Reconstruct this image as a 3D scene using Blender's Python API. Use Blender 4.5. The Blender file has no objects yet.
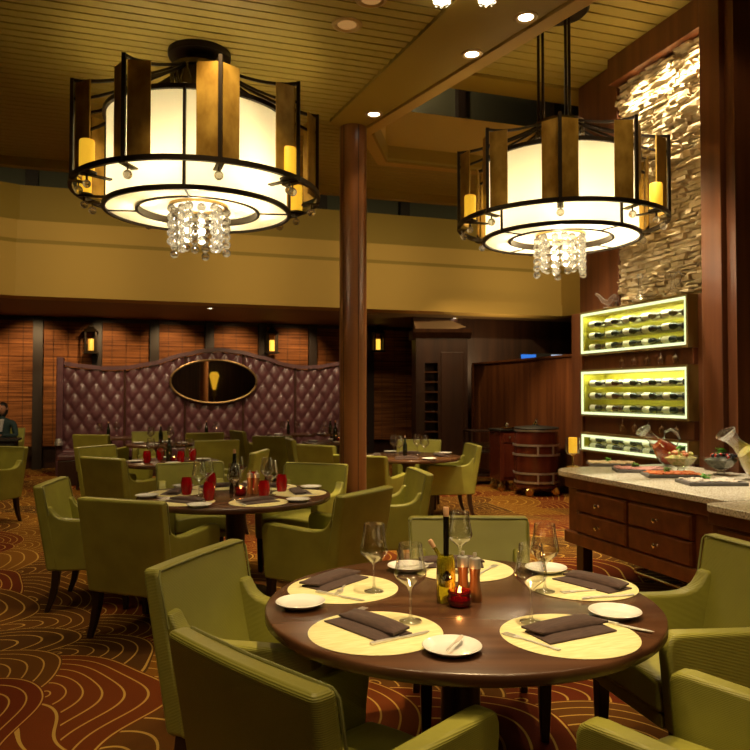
import bpy, bmesh, math, random
from math import sin, cos, pi, radians, sqrt, atan2
from mathutils import Vector, Matrix

random.seed(7)
SC = bpy.context.scene
COL = SC.collection
PI = math.pi

# ------------------------------------------------------------------ camera
H = 1.49
F = 735.0
PITCH = radians(1.48)
cam_d = bpy.data.cameras.new('camera')
cam = bpy.data.objects.new('camera', cam_d)
COL.objects.link(cam)
cam.location = (0, 0, H)
cam.rotation_euler = (PI / 2 + PITCH, 0, 0)
cam_d.sensor_width = 36
cam_d.lens = F / 750 * 36
cam_d.clip_start = 0.05
cam_d.dof.use_dof = True
cam_d.dof.focus_distance = 3.0
cam_d.dof.aperture_fstop = 7.0
SC.camera = cam


def ray(px, py):
    a = (px - 375) / F
    b = (375 - py) / F
    return Vector((a, cos(PITCH) - b * sin(PITCH), sin(PITCH) + b * cos(PITCH)))


def onz(px, py, z):
    d = ray(px, py)
    k = (z - H) / d.z
    return Vector((d.x * k, d.y * k, z))


def atY(px, py, y):
    d = ray(px, py)
    k = y / d.y
    return Vector((d.x * k, y, H + d.z * k))


# the room's own axes: s across, t deep
RA = math.atan(0.327)
CR, SR = cos(RA), sin(RA)


def S(s, t, z=0.0):
    return Vector((CR * s - SR * t, SR * s + CR * t, z))


def ST(v):
    return (CR * v.x + SR * v.y, -SR * v.x + CR * v.y)


def s_at(px, s):
    """point (x,y) where the view column px meets the plane s"""
    a = (px - 375) / F
    y = s / (CR * a + SR)
    return a * y, y


# ------------------------------------------------------------------ materials
def nt(m):
    m.use_nodes = True
    t = m.node_tree
    return t, t.nodes, t.links


def pbsdf(name, col, rough=0.5, metal=0.0, spec=0.5, emit=None, estr=0.0, coat=0.0, sheen=0.0):
    m = bpy.data.materials.new(name)
    t, N, L = nt(m)
    b = N['Principled BSDF']
    b.inputs['Base Color'].default_value = (*col, 1)
    b.inputs['Roughness'].default_value = rough
    b.inputs['Metallic'].default_value = metal
    b.inputs['Specular IOR Level'].default_value = spec
    b.inputs['Coat Weight'].default_value = coat
    b.inputs['Sheen Weight'].default_value = sheen
    if emit:
        b.inputs['Emission Color'].default_value = (*emit, 1)
        b.inputs['Emission Strength'].default_value = estr
    return m


def noise_col(m, c1, c2, scale=5.0, stretch=(1, 1, 1), detail=4.0, coord='Object', lo=0.35, hi=0.65, bump=0.0, bdist=0.01):
    t, N, L = nt(m)
    b = N['Principled BSDF']
    tc = N.new('ShaderNodeTexCoord')
    mp = N.new('ShaderNodeMapping')
    mp.inputs['Scale'].default_value = stretch
    L.new(tc.outputs[coord], mp.inputs['Vector'])
    no = N.new('ShaderNodeTexNoise')
    no.inputs['Scale'].default_value = scale
    no.inputs['Detail'].default_value = detail
    L.new(mp.outputs[0], no.inputs['Vector'])
    cr = N.new('ShaderNodeValToRGB')
    cr.color_ramp.elements[0].position = lo
    cr.color_ramp.elements[0].color = (*c1, 1)
    cr.color_ramp.elements[1].position = hi
    cr.color_ramp.elements[1].color = (*c2, 1)
    L.new(no.outputs['Fac'], cr.inputs['Fac'])
    L.new(cr.outputs['Color'], b.inputs['Base Color'])
    if bump:
        bp = N.new('ShaderNodeBump')
        bp.inputs['Strength'].default_value = bump
        bp.inputs['Distance'].default_value = bdist
        L.new(no.outputs['Fac'], bp.inputs['Height'])
        L.new(bp.outputs[0], b.inputs['Normal'])
    return m


def wood(name, c1, c2, rough=0.35, along='z', scale=6.0, coat=0.0, spec=0.5):
    m = pbsdf(name, c1, rough, coat=coat, spec=spec)
    st = {'x': (0.08, 1.6, 1.6), 'y': (1.6, 0.08, 1.6), 'z': (1.6, 1.6, 0.08)}[along]
    return noise_col(m, c1, c2, scale, st, 6.0)


def ribbed(name, col, scale, strength, rot=0.0, rough=0.45):
    m = pbsdf(name, col, rough)
    t, N, L = nt(m)
    b = N['Principled BSDF']
    tc = N.new('ShaderNodeTexCoord')
    w = N.new('ShaderNodeTexWave')
    w.wave_type = 'BANDS'
    w.bands_direction = 'Z'
    w.inputs['Scale'].default_value = scale
    w.inputs['Distortion'].default_value = 0.6
    w.inputs['Detail'].default_value = 1.0
    mp = N.new('ShaderNodeMapping')
    mp.inputs['Rotation'].default_value = (0, rot, 0)
    L.new(tc.outputs['Object'], mp.inputs['Vector'])
    L.new(mp.outputs[0], w.inputs['Vector'])
    no = N.new('ShaderNodeTexNoise')
    no.inputs['Scale'].default_value = 7
    L.new(tc.outputs['Object'], no.inputs['Vector'])
    mix = N.new('ShaderNodeMixRGB')
    mix.inputs[1].default_value = (*[c * 0.85 for c in col], 1)
    mix.inputs[2].default_value = (*[c * 1.1 for c in col], 1)
    L.new(no.outputs['Fac'], mix.inputs[0])
    L.new(mix.outputs[0], b.inputs['Base Color'])
    bp = N.new('ShaderNodeBump')
    bp.inputs['Strength'].default_value = strength
    bp.inputs['Distance'].default_value = 0.002
    L.new(w.outputs['Fac'], bp.inputs['Height'])
    L.new(bp.outputs[0], b.inputs['Normal'])
    return m


def thin_glass(name, col=(1, 1, 1), facing=0.25, rough=0.0, edge=0.9, base=0.06):
    m = bpy.data.materials.new(name)
    t, N, L = nt(m)
    N.remove(N['Principled BSDF'])
    out = N['Material Output']
    tr = N.new('ShaderNodeBsdfTransparent')
    tr.inputs['Color'].default_value = (*col, 1)
    gl = N.new('ShaderNodeBsdfGlossy')
    gl.inputs['Roughness'].default_value = rough
    lw = N.new('ShaderNodeLayerWeight')
    lw.inputs['Blend'].default_value = facing
    mr = N.new('ShaderNodeMapRange')
    mr.inputs['To Min'].default_value = base
    mr.inputs['To Max'].default_value = edge
    L.new(lw.outputs['Facing'], mr.inputs['Value'])
    mx = N.new('ShaderNodeMixShader')
    L.new(mr.outputs[0], mx.inputs[0])
    L.new(tr.outputs[0], mx.inputs[1])
    L.new(gl.outputs[0], mx.inputs[2])
    L.new(mx.outputs[0], out.inputs['Surface'])
    return m


def real_glass(name, col=(1, 1, 1), rough=0.0, ior=1.5):
    m = bpy.data.materials.new(name)
    t, N, L = nt(m)
    b = N['Principled BSDF']
    b.inputs['Base Color'].default_value = (*col, 1)
    b.inputs['Roughness'].default_value = rough
    b.inputs['IOR'].default_value = ior
    b.inputs['Transmission Weight'].default_value = 1.0
    return m


def translucent(name, col, tcol, mixf=0.6):
    m = bpy.data.materials.new(name)
    t, N, L = nt(m)
    N.remove(N['Principled BSDF'])
    out = N['Material Output']
    d = N.new('ShaderNodeBsdfDiffuse')
    d.inputs['Color'].default_value = (*col, 1)
    tr = N.new('ShaderNodeBsdfTranslucent')
    tr.inputs['Color'].default_value = (*tcol, 1)
    mx = N.new('ShaderNodeMixShader')
    mx.inputs[0].default_value = mixf
    L.new(d.outputs[0], mx.inputs[1])
    L.new(tr.outputs[0], mx.inputs[2])
    L.new(mx.outputs[0], out.inputs['Surface'])
    return m


def emission(name, col, strength):
    m = bpy.data.materials.new(name)
    t, N, L = nt(m)
    N.remove(N['Principled BSDF'])
    e = N.new('ShaderNodeEmission')
    e.inputs['Color'].default_value = (*col, 1)
    e.inputs['Strength'].default_value = strength
    L.new(e.outputs[0], N['Material Output'].inputs['Surface'])
    return m


def carpet():
    m = pbsdf('patterned_carpet', (0.1, 0.04, 0.01), 0.95, spec=0.1)
    t, N, L = nt(m)
    b = N['Principled BSDF']

    def val(x):
        return x

    def math_(op, a, c=None, d=None):
        n = N.new('ShaderNodeMath')
        n.operation = op
        for i, v in enumerate((a, c, d)):
            if v is None:
                continue
            if isinstance(v, (int, float)):
                n.inputs[i].default_value = v
            else:
                L.new(v, n.inputs[i])
        return n.outputs[0]
    tc = N.new('ShaderNodeTexCoord')
    no = N.new('ShaderNodeTexNoise')
    no.inputs['Scale'].default_value = 0.55
    no.inputs['Detail'].default_value = 1.0
    L.new(tc.outputs['Object'], no.inputs['Vector'])
    sub = N.new('ShaderNodeVectorMath')
    sub.operation = 'SUBTRACT'
    L.new(no.outputs['Color'], sub.inputs[0])
    sub.inputs[1].default_value = (0.5, 0.5, 0.5)
    scl = N.new('ShaderNodeVectorMath')
    scl.operation = 'SCALE'
    scl.inputs['Scale'].default_value = 1.45
    L.new(sub.outputs[0], scl.inputs[0])
    add = N.new('ShaderNodeVectorMath')
    L.new(tc.outputs['Object'], add.inputs[0])
    L.new(scl.outputs[0], add.inputs[1])
    mp = N.new('ShaderNodeMapping')
    mp.inputs['Rotation'].default_value = (0, 0, radians(68))
    L.new(add.outputs[0], mp.inputs['Vector'])
    sx = N.new('ShaderNodeSeparateXYZ')
    L.new(mp.outputs[0], sx.inputs[0])
    X, Y = sx.outputs[0], sx.outputs[1]
    R, W = 0.60, 1.20
    hh = R * 0.5
    yk = math_('DIVIDE', Y, hh)
    base = math_('FLOOR', yk)
    f = math_('SUBTRACT', yk, base)
    cand = []
    for dj in (-1, 0, 1):
        j = math_('ADD', base, dj)
        dy = math_('MULTIPLY', math_('SUBTRACT', f, dj), hh)
        par = math_('FLOORED_MODULO', j, 2.0)
        xo = math_('SUBTRACT', X, math_('MULTIPLY', par, W / 2))
        xi = math_('FLOOR', math_('DIVIDE', xo, W))
        dx = math_('SUBTRACT', math_('SUBTRACT', xo, math_('MULTIPLY', xi, W)), W / 2)
        d = math_('SQRT', math_('ADD', math_('MULTIPLY', dx, dx), math_('MULTIPLY', dy, dy)))
        idv = math_('ADD', math_('MULTIPLY', j, 7.31), math_('MULTIPLY', xi, 3.77))
        cand.append((d, idv))
    i0 = math_('LESS_THAN', cand[0][0], R)
    i1 = math_('LESS_THAN', cand[1][0], R)

    def pick(k):
        a = N.new('ShaderNodeMix')
        L.new(i1, a.inputs['Factor'])
        L.new(cand[2][k], a.inputs['A'])
        L.new(cand[1][k], a.inputs['B'])
        c = N.new('ShaderNodeMix')
        L.new(i0, c.inputs['Factor'])
        L.new(a.outputs['Result'], c.inputs['A'])
        L.new(cand[0][k], c.inputs['B'])
        return c.outputs['Result']
    dd = pick(0)
    idd = pick(1)
    wn = N.new('ShaderNodeTexWhiteNoise')
    wn.noise_dimensions = '1D'
    L.new(idd, wn.inputs['W'])
    cr = N.new('ShaderNodeValToRGB')
    cr.color_ramp.interpolation = 'CONSTANT'
    e = cr.color_ramp.elements
    cols = [(0.0, (0.150, 0.056, 0.009)), (0.32, (0.165, 0.028, 0.006)), (0.48, (0.260, 0.105, 0.012)), (0.74, (0.190, 0.042, 0.007)), (0.86, (0.105, 0.042, 0.009))]
    e[0].position, e[0].color = cols[0][0], (*cols[0][1], 1)
    e[1].position, e[1].color = cols[1][0], (*cols[1][1], 1)
    for p, c in cols[2:]:
        n = e.new(p)
        n.color = (*c, 1)
    L.new(wn.outputs['Value'], cr.inputs['Fac'])
    # concentric gold lines
    q = math_('FRACT', math_('SUBTRACT', math_('MULTIPLY', dd, 6.5 / R), 0.4))
    ln = math_('GREATER_THAN', q, 0.895)
    mx = N.new('ShaderNodeMixRGB')
    L.new(ln, mx.inputs[0])
    L.new(cr.outputs['Color'], mx.inputs[1])
    mx.inputs[2].default_value = (0.66, 0.40, 0.08, 1)
    no2 = N.new('ShaderNodeTexNoise')
    no2.inputs['Scale'].default_value = 160
    L.new(tc.outputs['Object'], no2.inputs['Vector'])
    mul = N.new('ShaderNodeMixRGB')
    mul.blend_type = 'MULTIPLY'
    mul.inputs[0].default_value = 0.35
    L.new(mx.outputs[0], mul.inputs[1])
    L.new(no2.outputs['Color'], mul.inputs[2])
    L.new(mul.outputs[0], b.inputs['Base Color'])
    bp = N.new('ShaderNodeBump')
    bp.inputs['Strength'].default_value = 0.4
    bp.inputs['Distance'].default_value = 0.003
    L.new(no2.outputs['Fac'], bp.inputs['Height'])
    L.new(bp.outputs[0], b.inputs['Normal'])
    return m


def crystal_mat():
    m = bpy.data.materials.new('cut_crystal')
    t, N, L = nt(m)
    b = N['Principled BSDF']
    b.inputs['Base Color'].default_value = (1, 0.98, 0.92, 1)
    b.inputs['Roughness'].default_value = 0.0
    b.inputs['Transmission Weight'].default_value = 1.0
    tl = N.new('ShaderNodeBsdfTranslucent')
    tl.inputs['Color'].default_value = (0.95, 0.92, 0.82, 1)
    tr = N.new('ShaderNodeBsdfTransparent')
    m1 = N.new('ShaderNodeMixShader')
    m1.inputs[0].default_value = 0.22
    L.new(b.outputs[0], m1.inputs[1])
    L.new(tl.outputs[0], m1.inputs[2])
    m2 = N.new('ShaderNodeMixShader')
    m2.inputs[0].default_value = 0.22
    L.new(m1.outputs[0], m2.inputs[1])
    L.new(tr.outputs[0], m2.inputs[2])
    L.new(m2.outputs[0], N['Material Output'].inputs['Surface'])
    return m


M = {}
M['carpet'] = carpet()
OL = (0.305, 0.292, 0.048)
M['leather'] = ribbed('ribbed_olive_leather', OL, 62, 0.55, 0.0, 0.42)
M['smooth'] = noise_col(pbsdf('smooth_olive_leather', OL, 0.40), (0.27, 0.26, 0.042), (0.33, 0.317, 0.053), 6)
M['welt'] = pbsdf('olive_welt', (0.25, 0.25, 0.08), 0.45)
M['dark_leg'] = wood('dark_stained_leg_wood', (0.016, 0.007, 0.004), (0.03, 0.013, 0.007), 0.35)
M['table'] = wood('polished_walnut_top', (0.060, 0.024, 0.011), (0.120, 0.052, 0.024), 0.27, 'x', 7, 0.0)
M['cab'] = wood('cherry_cabinet_wood', (0.115, 0.032, 0.010), (0.185, 0.060, 0.018), 0.33, 'x', 7)
M['panel'] = wood('vertical_grain_mahogany', (0.085, 0.026, 0.009), (0.150, 0.050, 0.016), 0.38, 'z', 7)
M['darkwood'] = wood('dark_mahogany', (0.030, 0.010, 0.005), (0.055, 0.020, 0.009), 0.4, 'z', 7)
M['column'] = wood('column_veneer', (0.17, 0.062, 0.020), (0.27, 0.105, 0.036), 0.30, 'z', 6)
M['cream'] = pbsdf('tan_painted_plaster', (0.52, 0.33, 0.075), 0.7)
M['slat'] = pbsdf('ceiling_slat_paint', (0.36, 0.265, 0.050), 0.6)
M['soffit'] = pbsdf('soffit_paint', (0.30, 0.195, 0.022), 0.65)
M['groove'] = pbsdf('dark_groove', (0.02, 0.013, 0.004), 0.9)
M['lowceil'] = pbsdf('lower_ceiling_paint', (0.22, 0.125, 0.05), 0.6)
M['darkglass'] = pbsdf('dark_night_glass', (0.09, 0.09, 0.06), 0.3, spec=0.5)
M['mullion'] = pbsdf('dark_mullion', (0.02, 0.010, 0.006), 0.5)
M['black'] = pbsdf('black_surface', (0.008, 0.007, 0.006), 0.6)
M['iron'] = pbsdf('bronze_iron', (0.022, 0.013, 0.006), 0.42, 0.6)
M['gold_leaf'] = noise_col(pbsdf('gold_leaf_panel', (0.40, 0.24, 0.04), 0.45, 0.55), (0.27, 0.145, 0.016), (0.50, 0.31, 0.055), 9, (1, 1, 0.6), 5)
M['shade'] = translucent('frosted_lamp_shade', (0.85, 0.82, 0.70), (0.95, 0.90, 0.72), 0.6)
M['diffuser'] = translucent('frosted_bottom_diffuser', (0.85, 0.82, 0.7), (0.95, 0.90, 0.72), 0.65)
M['crystal'] = crystal_mat()
M['candle'] = pbsdf('amber_led_candle', (0.75, 0.45, 0.03), 0.5, emit=(1.0, 0.52, 0.03), estr=0.75)
M['lamp_on'] = emission('lit_lamp_lens', (1, 0.86, 0.62), 9.0)
M['lamp_dim'] = emission('dim_lamp_lens', (1, 0.48, 0.13), 0.35)
M['rim'] = pbsdf('lamp_trim', (0.45, 0.30, 0.10), 0.4, 0.4)
M['granite'] = noise_col(pbsdf('speckled_granite', (0.6, 0.55, 0.42), 0.22), (0.30, 0.25, 0.16), (0.74, 0.68, 0.54), 95, (1, 1, 1), 3, lo=0.33, hi=0.55)
M['steel'] = pbsdf('brushed_steel', (0.72, 0.70, 0.66), 0.40, 0.9)
M['cutlery'] = pbsdf('satin_cutlery', (0.85, 0.83, 0.78), 0.42, 0.75)
M['frame_bronze'] = pbsdf('thin_bronze_frame', (0.30, 0.18, 0.07), 0.35, 0.8)
M['chrome'] = pbsdf('polished_chrome', (0.8, 0.78, 0.72), 0.08, 1.0)
M['brass'] = pbsdf('brass', (0.75, 0.52, 0.2), 0.25, 1.0)
M['porcelain'] = pbsdf('white_porcelain', (0.86, 0.85, 0.83), 0.15, coat=0.4)
M['mat'] = noise_col(pbsdf('cream_woven_placemat', (0.78, 0.72, 0.34), 0.75), (0.76, 0.68, 0.32), (0.90, 0.83, 0.48), 60, (0.25, 2.0, 1), 3, bump=0.4, bdist=0.0015)
M['napkin'] = noise_col(pbsdf('brown_napkin', (0.075, 0.038, 0.03), 0.85, sheen=0.2), (0.046, 0.021, 0.017), (0.074, 0.037, 0.030), 160, (0.2, 1, 1), 2)
M['wine_glass'] = thin_glass('wine_glass', (0.99, 0.99, 0.985), 0.40, 0.04, 1.0, 0.10)
M['pane'] = thin_glass('glass_pane', (0.97, 0.98, 0.95), 0.2, 0.0, 0.5, 0.03)
M['red_glass'] = pbsdf('red_tumbler_glass', (0.85, 0.006, 0.012), 0.06, coat=0.5)
M['red_glass'].node_tree.nodes['Principled BSDF'].inputs['Transmission Weight'].default_value = 0.6
M['ruby'] = pbsdf('ruby_votive_glass', (0.16, 0.008, 0.012), 0.06, coat=0.6)
M['ruby'].node_tree.nodes['Principled BSDF'].inputs['Transmission Weight'].default_value = 0.55
M['flame'] = emission('candle_flame', (1, 0.42, 0.09), 9.0)
M['wax'] = pbsdf('red_wax_glow', (0.9, 0.10, 0.03), 0.5, emit=(1, 0.04, 0.01), estr=0.9)
M['oil'] = pbsdf('olive_oil', (0.55, 0.46, 0.02), 0.05, coat=0.5)
M['oil'].node_tree.nodes['Principled BSDF'].inputs['Transmission Weight'].default_value = 0.7
M['balsamic'] = pbsdf('black_vinegar_bottle', (0.006, 0.004, 0.003), 0.08, coat=0.6)
M['cork'] = pbsdf('cork', (0.62, 0.36, 0.20), 0.8)
M['mill_wood'] = wood('mill_wood', (0.16, 0.060, 0.018), (0.26, 0.11, 0.035), 0.25, 'z', 30)
M['bottle_green'] = pbsdf('dark_bottle_glass', (0.010, 0.014, 0.006), 0.08, coat=0.6)
M['bottle_label'] = pbsdf('cream_bottle_label', (0.78, 0.74, 0.55), 0.6)
M['foil'] = pbsdf('black_bottle_foil', (0.012, 0.010, 0.010), 0.35)
M['rack_back'] = pbsdf('lime_rack_lining', (0.52, 0.46, 0.035), 0.5)
M['led'] = emission('led_edge', (0.90, 1.0, 0.52), 1.25)
M['rack_frame'] = pbsdf('bronze_rack_casing', (0.28, 0.19, 0.05), 0.35, 0.5)
M['blind'] = None
M['lantern_dim'] = pbsdf('dim_lantern_candle', (0.7, 0.45, 0.1), 0.5, emit=(1, 0.5, 0.06), estr=0.5)
M['lantern_glass'] = pbsdf('amber_lantern_glow', (0.8, 0.5, 0.1), 0.4, emit=(1, 0.55, 0.06), estr=1.5)
M['mirror'] = pbsdf('mirror_glass', (0.75, 0.72, 0.66), 0.02, 1.0)
M['slate'] = pbsdf('grey_slate', (0.11, 0.10, 0.095), 0.5)
M['trolley_wood'] = wood('oxblood_trolley_wood', (0.075, 0.013, 0.007), (0.125, 0.025, 0.011), 0.22, 'z', 7, 0.3)
M['tuft'] = noise_col(pbsdf('aubergine_leather', (0.085, 0.030, 0.034), 0.36), (0.070, 0.024, 0.027), (0.100, 0.036, 0.040), 8)
M['lattice'] = pbsdf('aged_bronze', (0.10, 0.07, 0.025), 0.4, 0.8)
M['leaf'] = pbsdf('parsley_leaf', (0.10, 0.34, 0.02), 0.5)
M['skin'] = pbsdf('skin', (0.42, 0.20, 0.12), 0.5)
M['hair'] = pbsdf('dark_hair', (0.010, 0.007, 0.006), 0.5)
M['jacket'] = pbsdf('dark_teal_jacket', (0.012, 0.030, 0.032), 0.8)
M['blouse'] = pbsdf('pale_blouse', (0.5, 0.46, 0.46), 0.8)
M['screen'] = emission('blue_screen', (0.04, 0.20, 0.75), 1.0)
M['screen_white'] = emission('pale_screen', (0.55, 0.68, 0.9), 0.9)


def blind_mat():
    m = pbsdf('woven_wood_blind', (0.2, 0.07, 0.02), 0.6)
    noise_col(m, (0.10, 0.030, 0.009), (0.36, 0.135, 0.040), 9, (0.10, 1, 3.2), 6, lo=0.36, hi=0.66)
    m.node_tree.nodes['Principled BSDF'].inputs['Specular IOR Level'].default_value = 0.15
    return m


M['blind'] = blind_mat()


# ------------------------------------------------------------------ mesh helpers
def mesh_obj(name, bm, mat, parent=None, smooth=True, bevel=0.0, seg=2, loc=None, rot=None, angle=40):
    me = bpy.data.meshes.new(name)
    bmesh.ops.recalc_face_normals(bm, faces=bm.faces[:])
    bm.to_mesh(me)
    bm.free()
    mats = mat if isinstance(mat, (list, tuple)) else [mat]
    for x in mats:
        me.materials.append(x)
    if smooth:
        for p in me.polygons:
            p.use_smooth = True
        if not bevel:
            me.set_sharp_from_angle(angle=radians(angle))
    o = bpy.data.objects.new(name, me)
    COL.objects.link(o)
    if parent is not None:
        o.parent = parent
    if loc is not None:
        o.location = loc
    if rot is not None:
        o.rotation_euler = rot
    if bevel:
        mod = o.modifiers.new('edge', 'BEVEL')
        mod.width = bevel
        mod.segments = seg
        mod.limit_method = 'ANGLE'
        mod.angle_limit = radians(35)
        mod.harden_normals = True
    return o


def tag(o, label, cat, group=None):
    o['label'] = label
    o['category'] = cat
    if group:
        o['group'] = group
    return o


def thing(name, label, cat, loc=(0, 0, 0), rz=0.0, group=None):
    o = bpy.data.objects.new(name, None)
    o.empty_display_size = 0.1
    COL.objects.link(o)
    o.location = loc
    o.rotation_euler = (0, 0, rz)
    return tag(o, label, cat, group)


def struct(name, bm, mat, loc=None, rz=0.0, smooth=False, bevel=0.0, label=None):
    o = mesh_obj(name, bm, mat, None, smooth, bevel, loc=loc, rot=(0, 0, rz))
    o['kind'] = 'structure'
    if label:
        o['label'] = label
    return o


def kids(o):
    return [c for c in o.children]


def copy_tree(o, parent=None):
    c = o.copy()
    COL.objects.link(c)
    if parent is not None:
        c.parent = parent
    for ch in kids(o):
        copy_tree(ch, c)
    return c


def place(o, loc, rz, label, group=None):
    o.location = loc
    o.rotation_euler = (0, 0, rz)
    o['label'] = label
    if group:
        o['group'] = group
    return o


def box(bm, x0, x1, y0, y1, z0, z1, mi=0, mtx=None):
    vs = [bm.verts.new(Vector(p) if mtx is None else mtx @ Vector(p)) for p in
          ((x0, y0, z0), (x1, y0, z0), (x1, y1, z0), (x0, y1, z0), (x0, y0, z1), (x1, y0, z1), (x1, y1, z1), (x0, y1, z1))]
    for f in ((0, 3, 2, 1), (4, 5, 6, 7), (0, 1, 5, 4), (1, 2, 6, 5), (2, 3, 7, 6), (3, 0, 4, 7)):
        fc = bm.faces.new([vs[i] for i in f])
        fc.material_index = mi
    return vs


def newbox(x0, x1, y0, y1, z0, z1):
    bm = bmesh.new()
    box(bm, x0, x1, y0, y1, z0, z1)
    return bm


def prism(bm, pts, axis, a, b, mi=0):
    """extrude the 2D outline pts along axis ('x': pts are (y,z); 'y': (x,z); 'z': (x,y)) from a to b"""
    def mk(p, k):
        return {'x': (k, p[0], p[1]), 'y': (p[0], k, p[1]), 'z': (p[0], p[1], k)}[axis]
    lo = [bm.verts.new(mk(p, a)) for p in pts]
    hi = [bm.verts.new(mk(p, b)) for p in pts]
    n = len(pts)
    for i in range(n):
        j = (i + 1) % n
        f = bm.faces.new((lo[i], lo[j], hi[j], hi[i]))
        f.material_index = mi
    f = bm.faces.new(lo[::-1])
    f.material_index = mi
    f = bm.faces.new(hi)
    f.material_index = mi


def lathe(bm, prof, n=24, cx=0.0, cy=0.0, cz=0.0, mi=0, a0=0.0, a1=2 * PI, mtx=None):
    full = abs(a1 - a0 - 2 * PI) < 1e-6
    m = n if full else n + 1
    rings = []
    for r, z in prof:
        if r < 1e-6:
            p = Vector((cx, cy, cz + z))
            rings.append([bm.verts.new(mtx @ p if mtx else p)])
        else:
            rg = []
            for i in range(m):
                a = a0 + (a1 - a0) * i / n
                p = Vector((cx + r * cos(a), cy + r * sin(a), cz + z))
                rg.append(bm.verts.new(mtx @ p if mtx else p))
            rings.append(rg)
    for A, B in zip(rings, rings[1:]):
        if len(A) == 1 and len(B) == 1:
            continue
        for i in range(n):
            j = (i + 1) % m if full else i + 1
            if len(A) == 1:
                f = bm.faces.new((A[0], B[j], B[i]))
            elif len(B) == 1:
                f = bm.faces.new((A[i], A[j], B[0]))
            else:
                f = bm.faces.new((A[i], A[j], B[j], B[i]))
            f.material_index = mi
    return bm


def newlathe(prof, n=24, **k):
    bm = bmesh.new()
    return lathe(bm, prof, n, **k)


def sphere(bm, c, r, n=12, m=8, mi=0, sz=1.0):
    prof = [(r * sin(PI * i / m), -r * sz * cos(PI * i / m)) for i in range(m + 1)]
    prof[0] = (0, -r * sz)
    prof[-1] = (0, r * sz)
    lathe(bm, prof, n, c[0], c[1], c[2], mi)


def tube(bm, pts, r, n=8, mi=0, flat=None, cap=True):
    """tube along pts; flat=(w,h) makes a flat bar"""
    pts = [Vector(p) for p in pts]
    rings = []
    up0 = Vector((0, 0, 1))
    for i, p in enumerate(pts):
        d = (pts[min(i + 1, len(pts) - 1)] - pts[max(i - 1, 0)]).normalized()
        u = up0 if abs(d.dot(up0)) < 0.95 else Vector((1, 0, 0))
        a = d.cross(u).normalized()
        b = a.cross(d).normalized()
        rr = r[i] if isinstance(r, (list, tuple)) else r
        ring = []
        if flat:
            for sa, sb in ((1, 1), (-1, 1), (-1, -1), (1, -1)):
                ring.append(bm.verts.new(p + a * flat[0] / 2 * sa + b * flat[1] / 2 * sb))
        else:
            for k in range(n):
                t = 2 * PI * k / n
                ring.append(bm.verts.new(p + a * rr * cos(t) + b * rr * sin(t)))
        rings.append(ring)
    for A, B in zip(rings, rings[1:]):
        k = len(A)
        for i in range(k):
            f = bm.faces.new((A[i], A[(i + 1) % k], B[(i + 1) % k], B[i]))
            f.material_index = mi
    if cap:
        f = bm.faces.new(rings[0][::-1])
        f.material_index = mi
        f = bm.faces.new(rings[-1])
        f.material_index = mi


def ringband(r, w, h, z=0.0, n=64):
    """a flat hoop, w wide and h high, centred on radius r"""
    return newlathe([(r - w / 2, z - h / 2), (r + w / 2, z - h / 2), (r + w / 2, z + h / 2), (r - w / 2, z + h / 2), (r - w / 2, z - h / 2)], n)


def weld(bm):
    bmesh.ops.remove_doubles(bm, verts=bm.verts[:], dist=1e-5)
    return bm


ORD = ['first', 'second', 'third', 'fourth', 'fifth', 'sixth', 'seventh', 'eighth', 'ninth', 'tenth', 'eleventh', 'twelfth']
# light levels
BULB = 7.5
DL = 30.0        # soffit downlights
SP = 190.0       # table spots
WASH = 100.0
STONE = 110.0
RACK = 9.0
BULKH = 190.0
EXPO = 0.0
CRYS = 16.0
# ------------------------------------------------------------------ the room shell (axes s, t)
ZC = 4.03          # slatted ceiling over the tables
ZH = 4.90          # ceiling over the buffet side
ZB = 3.04          # ceiling beyond the bulkhead
T_END = 8.6        # where the slatted ceiling stops
T_PAR = 7.5        # parapet at the far side of the raised ceiling
T_BULK = 12.6
T_WALL = 16.0
S_WALL = 4.70      # stone wall
S_RACK = 4.55

bm = bmesh.new()
box(bm, -16, 9.5, -4.5, 17.5, -0.12, 0)
o = struct('floor', bm, M['carpet'], rz=RA)

# beam strip: corner points unprojected on the ceiling plane
bl = [ST(onz(330, 121, ZC)), ST(onz(455, 0, ZC))]
br = [ST(onz(369, 133, ZC)), ST(onz(590, 0, ZC))]


def s_on(line, t):
    (s0, t0), (s1, t1) = line
    return s0 + (s1 - s0) * (t - t0) / (t1 - t0)


T_COL0 = bl[0][1]
open_s = ST(onz(386, 160, ZC))[0]        # opening's side beyond the column
bm = bmesh.new()
tt = -4.0
while tt < T_END:
    t1 = tt + 0.098
    tm = (tt + t1) / 2
    if tm < T_COL0:
        smax = s_on(bl, tm)
    elif tm < T_PAR:
        k = (tm - T_COL0) / (T_PAR - T_COL0)
        smax = bl[0][0] + 0.05 + (open_s - bl[0][0]) * k
    else:
        smax = 9.3
    box(bm, -15.5, smax - 0.012, tt, t1 - 0.014, ZC, ZC + 0.02)
    tt = t1
struct('ceiling', bm, M['slat'], rz=RA)
bm = bmesh.new()
tt = T_COL0
prism(bm, [(-15.5, -4), (s_on(bl, -4) + 0.1, -4), (bl[0][0] + 0.1, T_COL0), (open_s, T_PAR), (9.3, T_PAR), (9.3, T_END), (-15.5, T_END)], 'z', ZC + 0.022, ZC + 0.10)
struct('ceiling_backing', bm, M['groove'], rz=RA)
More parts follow.
